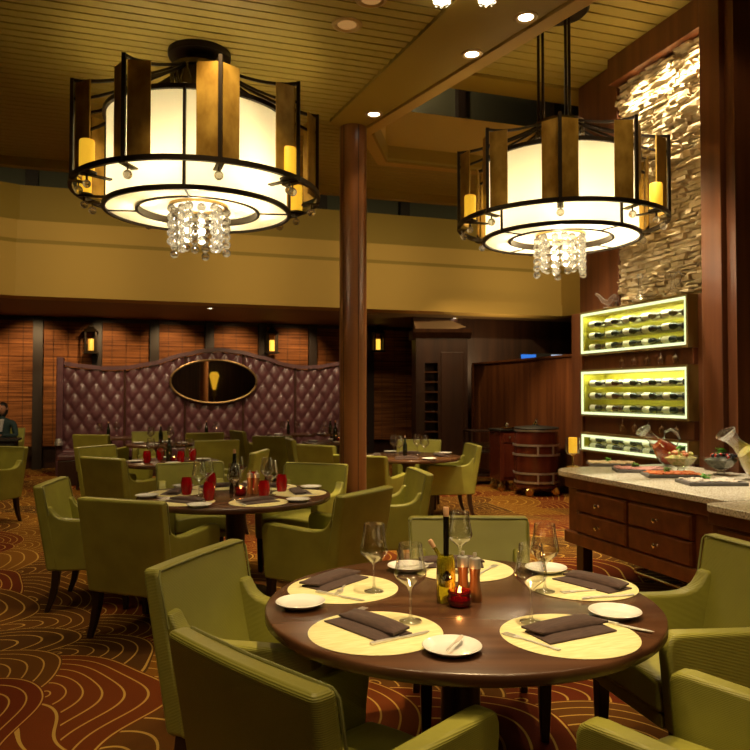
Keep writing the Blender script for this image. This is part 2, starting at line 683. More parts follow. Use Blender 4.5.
# soffit beam with its lip along the raised side
bm = bmesh.new()
e0 = (s_on(bl, -4), -4)
lipw = 0.13
r0, r1 = br
nrm = Vector((r1[1] - r0[1], -(r1[0] - r0[0]))).normalized()
if nrm.x > 0:
    nrm = -nrm
ri0 = (r0[0] + nrm.x * lipw, r0[1] + nrm.y * lipw)
ri1 = (r1[0] + nrm.x * lipw, r1[1] + nrm.y * lipw)
ext = lambda a, b, t: (a[0] + (b[0] - a[0]) * (t - a[1]) / (b[1] - a[1]), t)
prism(bm, [bl[0], ext(bl[0], bl[1], -4), ext(ri0, ri1, -4), ri0, ((bl[0][0] + ri0[0]) / 2, T_COL0 + 0.16)], 'z', ZC - 0.015, ZC + 0.40)
struct('ceiling_beam', bm, M['soffit'], rz=RA)
bm = bmesh.new()
prism(bm, [(ri0[0] + 0.012, ri0[1]), ext((ri0[0] + 0.012, ri0[1]), (ri1[0] + 0.012, ri1[1]), -4), ext(r0, r1, -4), r0], 'z', ZC - 0.03, ZC + 0.75)
struct('trim_1', bm, M['cream'], rz=RA)
# raised ceiling over the buffet side
bm = bmesh.new()
tt = -4.0
while tt < T_PAR - 0.5:
    s0 = s_on(br, tt) - 0.3
    if s0 < S_WALL + 0.2:
        box(bm, max(s0, -2.0), S_WALL + 2.2, tt, tt + 0.128, ZH, ZH + 0.02)
    tt += 0.145
struct('ceiling_raised', bm, M['slat'], rz=RA)
struct('ceiling_raised_backing', newbox(-3, 9.3, -4, T_PAR - 0.1, ZH + 0.022, ZH + 0.1), M['groove'], rz=RA)
bm = bmesh.new()
box(bm, -1.0, 6.9, T_PAR - 0.45, T_PAR - 0.08, ZH - 0.015, ZH + 0.02)
struct('trim_2', bm, M['soffit'], rz=RA)
# parapet at the far side of the raised ceiling, with its chamfered end near the column
pz1 = 4.60
c0 = ST(onz(372, 133, ZC))
bm = bmesh.new()
pts = [(c0[0], c0[1]), (open_s, T_PAR), (9.3, T_PAR), (9.3, T_PAR + 0.12), (open_s - 0.05, T_PAR + 0.12), (c0[0] - 0.1, c0[1] + 0.08)]
prism(bm, pts, 'z', ZC - 0.02, pz1)
struct('trim_3', bm, M['cream'], rz=RA)
bm = bmesh.new()
pts = [(c0[0] + .02, c0[1] - .02), (open_s + .02, T_PAR - .02), (9.3, T_PAR - .02), (9.3, T_PAR - 0.001), (open_s, T_PAR - 0.001), (c0[0], c0[1] - .001)]
prism(bm, pts, 'z', ZC - 0.02, ZC + 0.16)
struct('trim_4', bm, M['soffit'], rz=RA)
# end fascia of the slatted ceiling
struct('trim_5', newbox(-15.5, 9.3, T_END, T_END + 0.10, ZC - 0.10, ZC + 0.25), M['soffit'], rz=RA)

# upper windows far behind, seen over the bulkhead
bm = bmesh.new()
box(bm, -16, 9.5, 14.2, 14.3, 4.2, 7.2)
wn = struct('window_1', bm, M['darkglass'], rz=RA)
bm = bmesh.new()
for i in range(14):
    s = -14 + i * 1.75
    box(bm, s - 0.10, s + 0.10, 14.05, 14.19, 4.2, 7.2)
box(bm, -16, 9.5, 14.08, 14.19, 5.62, 5.72)
mesh_obj('window_frame', bm, M['mullion'], wn, smooth=False)
# clerestory panes over the parapet
bm = bmesh.new()
box(bm, 0.0, 6.9, T_PAR + 1.1, T_PAR + 1.14, 4.1, 5.6)
wn2 = struct('window_2', bm, M['darkglass'], rz=RA)
bm = bmesh.new()
for s in (1.15, 2.55, 3.95, 5.35):
    box(bm, s - 0.05, s + 0.05, T_PAR + 1.0, T_PAR + 1.1, 4.1, 5.6)
mesh_obj('window_frame', bm, M['mullion'], wn2, smooth=False)

# the stepped bulkhead
SC1 = ST(atY(566, 306, 14.3))[0]
SL1 = ST(atY(14, 294, 11.3))[0]


def bulk(name, t0, t1, z0, z1, mat, off):
    bm = bmesh.new()
    pts = [(SL1 - 6, t0 - 2.6), (SL1 + off * 0.4, t0), (SC1, t0), (SC1 + 1.6, t0 - 3.6), (SC1 + 1.9, t0 - 3.6), (SC1 + 0.2, t1 + 0.1), (SL1, t1), (SL1 - 6, t1 - 2.4)]
    prism(bm, pts, 'z', z0, z1)
    return struct(name, bm, mat, rz=RA)


bulk('wall_bulkhead', T_BULK, T_BULK + 0.5, ZB - 0.01, 3.86, M['cream'], 0)
bulk('trim_6', T_BULK - 0.035, T_BULK + 0.2, ZB - 0.02, ZB + 0.20, M['cream'], 0)
bulk('trim_7', T_BULK + 0.05, T_BULK + 0.5, 3.862, 3.93, M['soffit'], 0)
bulk('wall_bulkhead_upper', T_BULK + 0.10, T_BULK + 0.6, 3.932, 4.24, M['cream'], 0)
bulk('trim_8', T_BULK + 0.35, T_BULK + 0.8, 4.242, 4.86, M['soffit'], 0)

# lower ceiling and the far walls
struct('ceiling_lower', newbox(-16, 9.4, T_BULK + 0.02, T_WALL + 0.2, ZB, ZB + 0.1), M['lowceil'], rz=RA)
struct('wall_back', newbox(-16, 9.5, T_WALL + 0.12, T_WALL + 0.3, 0, ZB + 0.1), M['darkwood'], rz=RA)
struct('wall_left', newbox(-16.2, -16, -4.5, 17.5, 0, 7.2), M['darkwood'], rz=RA)
struct('wall_right', newbox(9.4, 9.6, -4.5, 17.5, 0, 7.2), M['darkwood'], rz=RA)
struct('wall_front', newbox(-16, 9.5, -4.7, -4.5, 0, 7.2), M['panel'], rz=RA)
# dark posts between the blinds
bpx = [-22, 38, 97, 154, 209, 262, 312, 369]
post_s = []
bm = bmesh.new()
for p in bpx:
    a = (p - 375) / F
    y = T_WALL / (CR - SR * a)
    s = CR * a * y + SR * y
    post_s.append(s)
    box(bm, s - 0.09, s + 0.09, T_WALL - 0.10, T_WALL + 0.11, 0, ZB - 0.01)
struct('trim_9', bm, M['mullion'], rz=RA)

# ------------------------------------------------------------------ column
cx = (353 - 375) / F * 6.92
bm = bmesh.new()
lathe(bm, [(0.128, 0), (0.128, ZC - 0.016)], 40)
col_o = struct('column', bm, M['column'], loc=(cx, 6.92, 0), smooth=True)
bm = bmesh.new()
for a in (-1.15, 0.6, 2.3, 4.0):
    box(bm, 0.1265, 0.1295, -0.0035, 0.0035, 0.1, ZC - 0.02, 0, Matrix.Rotation(a, 4, 'Z'))
mesh_obj('column_seam', bm, M['darkwood'], col_o, smooth=False)
bm = bmesh.new()
lathe(bm, [(0.135, 0), (0.145, 0.005), (0.145, 0.11), (0.135, 0.125), (0.128, 0.125)], 40)
mesh_obj('column_base', bm, M['brass'], col_o)

def rack_t(px):
    x, y = s_at(px, S_RACK)
    return ST(Vector((x, y)))[1], y


# ------------------------------------------------------------------ right wall: stone, posts, panelled pier
t_post0, t_post1 = 6.31, 7.0
T_PIER = 4.92
struct('wall_right_backing', newbox(S_WALL + 0.21, S_WALL + 0.4, 4.6, t_post1, 0, ZH), M['panel'], rz=RA)
rng = random.Random(3)
bm = bmesh.new()
z = 2.365
while z < ZH - 0.1:
    hgt = rng.uniform(0.020, 0.055)
    t = T_PIER - 0.1
    while t < t_post0:
        ln = rng.uniform(0.05, 0.22)
        d = rng.uniform(-0.03, 0.012) if rng.random() > 0.2 else rng.uniform(-0.055, -0.02)
        t1 = min(t + ln, t_post0)
        z1 = min(z + hgt, ZH - 0.05)
        vs = []
        q = lambda: rng.uniform(-0.014, 0.014)
        for (a, b, c) in ((0.10, t, z), (0.10, t1, z), (0.10, t1, z1), (0.10, t, z1)):
            vs.append(bm.verts.new((S_WALL + a, b, c)))
        fr = []
        for (b, c) in ((t + .004, z + .003), (t1 - .004, z + .003), (t1 - .004, z1 - .003), (t + .004, z1 - .003)):
            fr.append(bm.verts.new((S_WALL + d + q(), b + q() * .4, c + q() * .4)))
        cen = bm.verts.new((S_WALL + d - 0.012 + q(), (t + t1) / 2, (z + z1) / 2))
        for i in range(4):
            j = (i + 1) % 4
            bm.faces.new((vs[i], vs[j], fr[j], fr[i]))
            bm.faces.new((fr[i], fr[j], cen))
        t = t1
    z += hgt
M['stone'] = noise_col(pbsdf('ledge_stone', (0.62, 0.50, 0.28), 0.85), (0.45, 0.34, 0.17), (0.72, 0.60, 0.38), 6, bump=0.6, bdist=0.02)
struct('wall_stone', bm, M['stone'], rz=RA)
struct('trim_10', newbox(S_WALL - 0.14, S_WALL + 0.1, T_PIER, t_post0, 4.63, ZH - 0.005), M['panel'], rz=RA)
struct('wall_post', newbox(S_WALL - 0.03, S_WALL + 0.20, t_post0, t_post1, 2.365, ZH - 0.005), M['panel'], rz=RA, bevel=0.01)
# pier and panelled return that close the buffet alcove
struct('wall_pier', newbox(4.45, 4.98, 4.70, T_PIER, 0, ZH - 0.005), M['panel'], rz=RA, bevel=0.008)
struct('wall_return', newbox(4.50, 9.4, 4.60, 4.70, 0, ZH - 0.005), M['panel'], rz=RA)
# panelling behind the racks
ta, ya = rack_t(582)
tb, yb_ = rack_t(687)
zr = lambda py, y: H + (394 - py) * y / F
racks = [('upper', zr(314.5, ya), zr(354, ya)), ('middle', zr(372, ya), zr(414, ya)), ('lower', zr(434, ya), 0.905)]
bm = bmesh.new()
zz = 0.0
for rn, z1, z0 in racks[::-1]:
    box(bm, S_RACK + 0.05, S_WALL + 0.20, tb - 0.024, ta + 0.024, zz, z0 - 0.024)
    zz = z1 + 0.024
box(bm, S_RACK + 0.10, S_WALL + 0.20, T_PIER, tb - 0.024, 0, 2.363)
struct('wall_rack', bm, M['panel'], rz=RA)
struct('wall_rack_end', newbox(S_RACK + 0.02, S_WALL + 0.20, ta + 0.026, ta + 0.22, 0, 2.363), M['panel'], rz=RA)
# half-height panelled wall behind the trolleys
S_HALF = 6.2
a = (474 - 375) / F
yh = S_HALF / (CR * a + SR)
t_h1 = ST(Vector((a * yh, yh, 0)))[1]
struct('wall_half', newbox(S_HALF, S_HALF + 0.10, 7.0, t_h1, 0, 2.05), M['panel'], rz=RA)
struct('trim_11', newbox(S_HALF - 0.03, S_HALF + 0.13, 7.0, t_h1 + 0.03, 2.052, 2.085), M['panel'], rz=RA)
struct('trim_12', newbox(S_HALF - 0.03, S_HALF + 0.13, t_h1 + 0.002, t_h1 + 0.05, 0, 2.05), M['cab'], rz=RA)
struct('wall_service', newbox(S_HALF - 0.9, 9.4, t_h1 + 0.9, t_h1 + 1.0, 0, ZB - 0.01), M['darkwood'], rz=RA)
struct('baseboard_right', newbox(S_HALF - 0.02, S_HALF, 7.0, t_h1, 0, 0.10), M['darkwood'], rz=RA)


# ------------------------------------------------------------------ woven blinds
names = ['at the far left end', 'behind the seated person', 'with the first lantern', 'second panel left of the mirror', 'above the oval mirror', 'with the lantern over the divider crest', 'between mirror and column', 'beside the column with the third lantern']
for i in range(len(post_s)):
    s0 = post_s[i] + 0.10
    s1 = (post_s[i + 1] - 0.10) if i + 1 < len(post_s) else s0 + 1.0
    lab = ['woven wooden blind cut off by the left edge of the picture, over the seated person', 'woven wooden blind behind the lantern that casts its shadow on it',
           'woven wooden blind just right of the first lantern above the divider', 'woven wooden blind above the left shoulder of the oval mirror',
           'woven wooden blind above the right half of the oval mirror', 'woven wooden blind right of the lit lantern above the divider',
           'woven wooden blind touching the left side of the column', 'woven wooden blind with a lit lantern, right of the column'][i]
    b = thing('window_blind', lab, 'blind', S((s0 + s1) / 2, T_WALL - 0.02, 0.45), RA, 'woven blinds on the back wall')
    w = (s1 - s0) / 2
    bm = bmesh.new()
    z = 0.0
    r = random.Random(i)
    while z < 2.50:
        d = r.uniform(-0.003, 0.003)
        box(bm, -w, w, d - 0.006, d + 0.006, z, z + 0.026)
        z += 0.0285
    mesh_obj('slats', bm, M['blind'], b, smooth=False)
    mesh_obj('headrail', newbox(-w, w, -0.035, 0.03, 2.50, 2.575), M['darkwood'], b, smooth=False)
    for k in (-0.6, 0.0, 0.6):
        bm = bmesh.new()
        tube(bm, [(k * w, -0.013, 0), (k * w, -0.013, 2.5)], 0.004, 6)
        mesh_obj('cord', bm, M['mullion'], b)
# ------------------------------------------------------------------ chandeliers
def chandelier(label, x, y, zr, ztop, a_face, a_post, a_bar, rods, group, candles):
    g = thing('chandelier', label, 'chandelier', (x, y, zr), 0, group)
    R, RD, RI = 0.885, 0.665, 0.44
    ZT, ZD, ZBOT = 0.66, 0.54, -0.125
    mesh_obj('outer_ring', ringband(R, 0.028, 0.034), M['iron'], g)
    for z, nm in ((ZD, 'top_hoop'), (ZBOT, 'bottom_hoop')):
        mesh_obj(nm, ringband(RD, 0.024, 0.032, z), M['iron'], g)
    mesh_obj('inner_hoop', ringband(RI, 0.02, 0.05, ZBOT + 0.015), M['iron'], g)
    # drum shade and bottom diffuser
    mesh_obj('drum_shade', newlathe([(RD - 0.016, ZBOT + 0.01), (RD - 0.016, ZD)], 64), M['shade'], g)
    mesh_obj('bottom_diffuser', newlathe([(RI, ZBOT), (RD - 0.014, ZBOT)], 64), M['diffuser'], g)
    mesh_obj('inner_diffuser', newlathe([(0.0, ZBOT + 0.05), (RI - 0.01, ZBOT + 0.05)], 48), M['diffuser'], g)
    for k in range(4):
        a = a_bar + k * PI / 2
        bm = bmesh.new()
        c, s = cos(a), sin(a)
        tube(bm, [(c * (RD + .004), s * (RD + .004), ZBOT), (c * (RD + .004), s * (RD + .004), ZD)], 0.01, flat=(0.024, 0.018))
        tube(bm, [(c * RI, s * RI, ZBOT - 0.004), (c * RD, s * RD, ZBOT - 0.004)], 0.01, flat=(0.012, 0.01))
        mesh_obj('drum_bar', bm, M['iron'], g, smooth=False)
    zh = ztop - zr
    hub_z = 0.90 if rods else 0.94
    # hub lattice
    bm = bmesh.new()
    lathe(bm, [(0.20, ZD + 0.02), (0.21, ZD + 0.02), (0.21, ZD + 0.045), (0.20, ZD + 0.045), (0.20, ZD + 0.02)], 32)
    lathe(bm, [(0.20, hub_z - .03), (0.21, hub_z - .03), (0.21, hub_z), (0.0, hub_z), ], 32)
    lathe(bm, [(0, ZD + 0.02), (0.165, ZD + 0.02), (0.165, hub_z - 0.03), (0, hub_z - 0.03)], 32)
    for k in range(12):
        a = 2 * PI * k / 12
        for sgn in (1, -1):
            pts = []
            for q in range(7):
                f = q / 6
                aa = a + sgn * (f - 0.5) * 0.5
                rr = 0.205
                pts.append((rr * cos(aa), rr * sin(aa), ZD + 0.03 + f * (hub_z - ZD - 0.04)))
            tube(bm, pts, 0.006, 6)
    mesh_obj('hub', bm, M['lattice'], g)
    for k in range(12):
        a = 2 * PI * (k + .5) / 12
        for z in (ZD + 0.10, ZD + 0.19):
            bm = bmesh.new()
            sphere(bm, (0.21 * cos(a), 0.21 * sin(a), z), 0.032, 10, 7)
            mesh_obj('hub_crystal', bm, M['crystal'], g, angle=10)
    # canopy or rods
    bm = bmesh.new()
    if rods:
        lathe(bm, [(0, zh - 0.05), (0.24, zh - 0.05), (0.26, zh - 0.03), (0.26, zh - 0.001), (0, zh - 0.001)], 40)
        mesh_obj('canopy', bm, M['iron'], g)
        for px in (-0.174, -0.135, 0.041, 0.072):
            bm = bmesh.new()
            yy = 0.05 if px < 0 else -0.05
            tube(bm, [(px, yy, hub_z - 0.02), (px, yy, zh - 0.02)], 0.013, 10)
            mesh_obj('rod', bm, M['iron'], g)
    else:
        lathe(bm, [(0.10, hub_z), (0.10, zh - 0.045), (0.225, zh - 0.045), (0.23, zh - 0.035), (0.23, zh - 0.002), (0, zh - 0.002)], 40)
        mesh_obj('canopy', bm, M['iron'], g)
    for k in range(9):
        a = a_post + k * 2 * PI / 9
        rot = Matrix.Rotation(a + PI / 2, 4, 'Z')    # local -y = outwards

        def P(x_, r_, z_):
            v = rot @ Vector((x_, -r_, z_))
            return v
        # post with its pair of curved arms
        bm = bmesh.new()
        tube(bm, [P(0, R, -0.02), P(0, R, ZT + 0.012)], 0.012, flat=(0.028, 0.024))
        mesh_obj('post', bm, M['iron'], g, smooth=False)
        bm = bmesh.new()
        up, dn = [], []
        for q in range(9):
            f = q / 8
            rr = R + (0.17 - R) * f
            up.append(P(0, rr, ZT + (hub_z - 0.015 - ZT) * (f ** 1.5)))
            dn.append(P(0, R + (0.20 - R) * f, ZT - 0.13 + (hub_z - 0.05 - ZT + 0.13) * (f ** 1.3)))
        tube(bm, up, 0.01, flat=(0.022, 0.020))
        tube(bm, dn, 0.01, flat=(0.018, 0.018))
        mesh_obj('arm', bm, M['iron'], g, smooth=False)
        # gilded V panel: two leaves meeting at the post
        bm = bmesh.new()
        for sg in (1, -1):
            p = [(sg * 0.012, R - 0.018), (sg * 0.138, R - 0.085), (sg * 0.134, R - 0.094), (sg * 0.010, R - 0.028)]
            lo = [bm.verts.new(P(q[0], q[1], 0.025)) for q in p]
            hi = [bm.verts.new(P(q[0], q[1], ZT - 0.02)) for q in p]
            for i in range(4):
                j = (i + 1) % 4
                bm.faces.new((lo[i], lo[j], hi[j], hi[i]))
            bm.faces.new(lo[::-1])
            bm.faces.new(hi)
        mesh_obj('gilded_panel', bm, M['gold_leaf'], g, smooth=False)
        # bracket and drop under the panel
        bm = bmesh.new()
        tube(bm, [P(0, R + 0.015, -0.022), P(0, R - 0.12, -0.03)], 0.01, flat=(0.05, 0.010))
        tube(bm, [P(0, R - 0.045, -0.03), P(0, R - 0.045, -0.065)], 0.006, 8)
        br_ = mesh_obj('drop_bracket', bm, M['lattice'], g, smooth=False)
        bm = bmesh.new()
        c = P(0, R - 0.045, -0.085)
        sphere(bm, c, 0.030, 14, 10)
        mesh_obj('crystal_ball', bm, M['crystal'], br_)
    for ca in candles:
        a2 = a_face + radians(ca)
        c2, s2 = cos(a2) * (R - 0.05), sin(a2) * (R - 0.05)
        bm = bmesh.new()
        lathe(bm, [(0, 0.0), (0.048, 0.0), (0.05, 0.01), (0.05, 0.20), (0.045, 0.212), (0.038, 0.205), (0, 0.20)], 20, c2, s2, 0.0)
        cn = mesh_obj('candle', bm, M['candle'], g)
        bm = bmesh.new()
        lathe(bm, [(0, -0.015), (0.062, -0.012), (0.066, -0.004), (0.062, 0.0), (0, 0.0)], 20, c2, s2, 0)
        tube(bm, [(c2 * 1.07, s2 * 1.07, -0.014), (c2 * .80, s2 * .80, -0.02)], 0.01, flat=(0.04, 0.01))
        tube(bm, [(c2, s2, -0.015), (c2, s2, -0.055)], 0.008, 8)
        mesh_obj('candle_dish', bm, M['iron'], cn)
        bm = bmesh.new()
        sphere(bm, (c2, s2, -0.08), 0.028, 12, 8)
        mesh_obj('candle_crystal', bm, M['crystal'], cn)
    # crystal strands
    bm = bmesh.new()
    lathe(bm, [(0.19, ZBOT + 0.03), (0.215, ZBOT + 0.03), (0.215, ZBOT + 0.047), (0.19, ZBOT + 0.047), (0.19, ZBOT + 0.03)], 32)
    mesh_obj('strand_ring', bm, M['brass'], g)
    for k in range(14):
        a = 2 * PI * (k + .3) / 14
        rr = 0.205 if k % 2 == 0 else 0.165
        bm = bmesh.new()
        for q in range(5 if k % 3 else 6):
            sphere(bm, (rr * cos(a), rr * sin(a), ZBOT - 0.002 - 0.060 * q), 0.0315, 12, 8)
        mesh_obj('crystal_strand', bm, M['crystal'], g, angle=8)
    return g


LX, LY = (197.5 - 375) / F * 5.42, 5.42
RX, RY = (561.5 - 375) / F * 6.4, 6.4
ZR = 2.965
ga = 'drum chandeliers with gilded panels'
CL = (-60, -101, 46, 113)
CR_ = (-63, 63, 150, -140)
toward = atan2(-LY, -LX)
chandelier('large drum chandelier on a short stem at the slatted ceiling, left of the column', LX, LY, ZR, ZC, toward, toward + radians(8.5), toward + radians(-8), False, ga, CL)
toward2 = atan2(-RY, -RX)
chandelier('large drum chandelier hanging on four long rods before the stone wall', RX, RY, ZR, ZH, toward2, toward2, toward2 + radians(45), True, ga, CR_)


def light(kind, loc, power, col=(1, 0.78, 0.48), size=0.05, target=None, cone=70, blend=0.6):
    d = bpy.data.lights.new(kind.lower() + '_light', kind)
    d.energy = power
    d.color = col
    if kind == 'AREA':
        d.shape = 'RECTANGLE'
        d.size, d.size_y = size
    else:
        d.shadow_soft_size = size
    if kind == 'SPOT':
        d.spot_size = radians(cone)
        d.spot_blend = blend
    o = bpy.data.objects.new(d.name, d)
    COL.objects.link(o)
    o.location = loc
    if target is not None:
        v = Vector(target) - Vector(loc)
        o.rotation_euler = v.to_track_quat('-Z', 'Y').to_euler()
    return o


WARM = (1.0, 0.72, 0.36)
for (x, y) in ((LX, LY), (RX, RY)):
    light('POINT', (x, y, ZR - 0.27), CRYS, (1.0, 0.84, 0.58), 0.05)  # point light added among the strands to brighten the crystals
    for k in range(6):
        a = 2 * PI * k / 6 + 0.3
        light('POINT', (x + 0.42 * cos(a), y + 0.42 * sin(a), ZR + 0.02), BULB, (1.0, 0.80, 0.46), 0.06)

# ------------------------------------------------------------------ downlights
def downlight(px, py, z, lab, power, mat='lamp_on', r=0.065, cone=75, target=None, size=0.05):
    p = onz(px, py, z)
    return downlight_at(p, lab, power, mat, r, cone, target, size)


def downlight_at(p, lab, power, mat='lamp_on', r=0.065, cone=75, target=None, size=0.05, zoff=0.0):
    g = thing('downlight', lab, 'ceiling light', (p.x, p.y, p.z), 0, 'recessed downlights')
    mesh_obj('rim', newlathe([(r * 0.78, -0.004), (r, -0.012), (r * 1.22, -0.006), (r * 1.25, 0.002), (r * 0.78, 0.002)], 28), M['rim'], g)
    mesh_obj('lens', newlathe([(0, -0.002), (r * 0.78, -0.003)], 24), M[mat], g)
    if power:
        tg = target if target is not None else (p.x, p.y, 0)
        light('SPOT', (p.x, p.y, p.z - 0.05), power, WARM, size, tg, cone, 0.7)
    return g


downlight(374, 114, ZC - 0.016, 'lit round downlight in the soffit just above the column', DL * 0.7)
downlight(472, 54, ZC - 0.016, 'lit round downlight midway along the diagonal soffit', DL)
downlight(526, 17, ZC - 0.016, 'lit round downlight in the soffit nearest the chandelier rods', DL)
downlight(347, 24.5, ZC, 'dim amber downlight set in the ceiling slats', 0, 'lamp_dim', 0.085)
downlight(371, -1, ZC, 'dim amber downlight in the slats at the very top edge', 0, 'lamp_dim', 0.085)
for px, lab in ((210, 'small lit downlight in the lower ceiling above the oval mirror'), (455, 'small lit downlight in the lower ceiling above the wine cabinet'),):
    p = onz(px, 308 if px < 300 else 318, ZB - 0.002)
    downlight_at(p, lab, 0, 'lamp_on', 0.06)
p = onz(372, 314, ZB - 0.002)
downlight_at(p, 'unlit round speaker plate in the lower ceiling right of the column', 0, 'rim', 0.10)
# crystal dome lamps at the top edge
for px, py, zz, lab in ((442, -8, ZC, 'crystal dome lamp at the edge of the ceiling slats'), (487, -9, ZC - 0.016, 'crystal dome lamp on the soffit at the top edge')):
    p = onz(px, py, zz)
    g = thing('ceiling_dome_lamp', lab, 'ceiling light', (p.x, p.y, zz), 0, 'crystal dome lamps')
    mesh_obj('dome', newlathe([(0.068, -0.01), (0.064, -0.035), (0.05, -0.058), (0.03, -0.07), (0.0, -0.074)], 14), M['lamp_on'], g, angle=5)
    mesh_obj('collar', newlathe([(0.068, -0.02), (0.074, -0.02), (0.076, -0.002), (0.066, -0.002)], 28), M['chrome'], g)
    bm = bmesh.new()
    for k in range(8):
        a = 2 * PI * k / 8
        sphere(bm, (0.045 * cos(a), 0.045 * sin(a), -0.068), 0.012, 8, 6)
    sphere(bm, (0, 0, -0.082), 0.012, 8, 6)
    mesh_obj('crystal_beads', bm, M['crystal'], g)
    light('SPOT', (p.x, p.y, zz - 0.12), DL, WARM, 0.05, (p.x, p.y, 0), 90, 0.7)

# lamps outside the frame: downlights in the same ceilings, over the tables
def lamp(x, y, z, power, tx, ty, tz, cone, size=0.06, col=WARM):
    light('SPOT', (x, y, z), power, col, size, (tx, ty, tz), cone, 0.6)


lamp(0.40, 2.5, ZC - 0.05, SP * 1.7, 0.33, 2.68, 0.75, 36)
lamp(0.45, 2.2, ZC - 0.05, SP * 0.55, 0.35, 2.7, 0.75, 62)
lamp(-0.9, 1.6, ZC - 0.05, SP * 0.55, -0.3, 2.3, 0.7, 60)
lamp(1.3, 2.0, ZC - 0.05, SP * 0.55, 1.2, 2.8, 0.7, 60)
lamp(1.2, 0.6, ZC - 0.05, SP * 0.25, 1.0, 1.9, 0.6, 60)
lamp(-0.9, 4.3, ZC - 0.05, SP * 0.6, -1.05, 5.5, 0.75, 62)
lamp(-1.0, 5.0, ZC - 0.05, SP * 1.2, -1.03, 5.45, 0.75, 38)
lamp(-4.4, 9.0, ZC - 0.05, SP * 1.2, -4.8, 10.5, 0.0, 75)  # spot added to brighten the carpet at the far left
lamp(-2.2, 5.6, ZC - 0.05, SP * 0.5, -2.0, 5.5, 0.7, 60)
lamp(-2.3, 7.4, ZC - 0.05, SP * 0.7, -2.2, 8.1, 0.75, 70)
lamp(-3.9, 6.8, ZC - 0.05, SP * 0.6, -3.9, 8.2, 0.6, 70)
lamp(0.5, 8.3, ZC - 0.05, SP * 1.1, 0.7, 9.0, 0.7, 72)
lamp(-3.2, 3.0, ZC - 0.05, SP * 0.30, -2.6, 3.8, 0.0, 75)
# lower ceiling: lamps over the far tables and washing the blinds and the divider
for s in (-3.2, -1.9, -0.6, 0.7, 2.0, 3.3):
    p = S(s, T_WALL - 1.15, ZB - 0.04)
    q = S(s, T_WALL, 2.0)
    light('SPOT', p, WASH, (1, 0.66, 0.30), 0.05, q, 80, 0.8)
for s in (-0.8, 0.7, 2.2, 3.7):
    p = S(s, 13.1, ZB - 0.04)
    q = S(s, 14.5, 0.9)
    light('SPOT', p, WASH * 1.1, (1, 0.74, 0.45), 0.05, q, 85, 0.8)
for s, t in ((-0.3, 11.0), (2.2, 11.2), (5.0, 11.4)):
    p = S(s, T_BULK + 0.4, ZB - 0.04)
    q = S(s, t + 0.2, 0.6)
    light('SPOT', p, WASH * 1.0, WARM, 0.05, q, 95, 0.8)
# lamps over the buffet and in the trim over the stone
for t in (5.15, 5.55, 5.95):
    p = S(S_WALL - 0.15, t, 4.60)
    light('SPOT', p, STONE, (1, 0.78, 0.48), 0.04, S(S_WALL - 0.01, t, 2.6), 125, 0.9)
for t, pw in ((4.9, 1.0), (5.7, 1.0), (6.5, 0.8)):
    p = S(3.5, t, ZH - 0.05)
    light('SPOT', p, SP * 4.6 * pw, (1, 0.84, 0.60), 0.06, S(4.05, t - 0.2, 0.9), 46, 0.5)
light('SPOT', S(3.0, 4.2, ZH - 0.05), SP * 0.45, WARM, 0.06, S(3.4, 5.2, 0.3), 70, 0.6)
p = S(4.9, 9.6, ZB - 0.05)
light('SPOT', p, SP * 1.0, WARM, 0.06, S(5.5, 9.6, 0.5), 95, 0.7)
light('SPOT', S(4.4, 8.4, ZC - 0.05), SP * 0.9, WARM, 0.06, S(5.2, 9.3, 0.3), 80, 0.7)  # spot added to brighten the trolleys
light('SPOT', S(2.9, 7.0, ZC - 0.05), SP * 3.4, WARM, 0.06, S(2.6, 6.9, 0.0), 66, 0.7)  # spot added to brighten the carpet beside the buffet
light('SPOT', S(4.9, 11.2, 3.9), SP * 0.7, WARM, 0.06, S(6.2, 12.2, 1.3), 85, 0.8)  # spot added to wash the half wall
light('POINT', S(3.4, 8.0, 5.45), 14, WARM, 0.06)  # point light added above the parapet to brighten the clerestory panes
light('SPOT', S(6.75, 12.4, 1.9), 60, WARM, 0.10, S(6.3, 13.2, 3.0), 150, 0.9)  # unseen upward spot added behind the half wall, brightening the lower ceiling
light('SPOT', S(4.1, 3.9, ZH - 0.05), SP * 0.12, WARM, 0.06, S(4.6, 4.75, 1.8), 75, 0.7)

# unseen spots added beyond the slatted ceiling to brighten the bulkhead
for s in (-4.5, -2.0, 0.5, 3.0, 5.5, 8.0):
    light('SPOT', S(s, T_END + 0.25, 4.22), BULKH, (1, 0.76, 0.36), 0.08, S(s, T_BULK, 3.45), 75, 0.9)
# fill spots added behind the camera to lift the dark chair backs
for s, t in ((-1.6, -1.2), (1.2, -1.4), (3.0, 0.8), (-3.0, 1.0)):
    light('SPOT', S(s, t, ZC - 0.06), SP * 0.20, WARM, 0.10, S(s * 0.6, t + 3.2, 0.4), 95, 0.8)
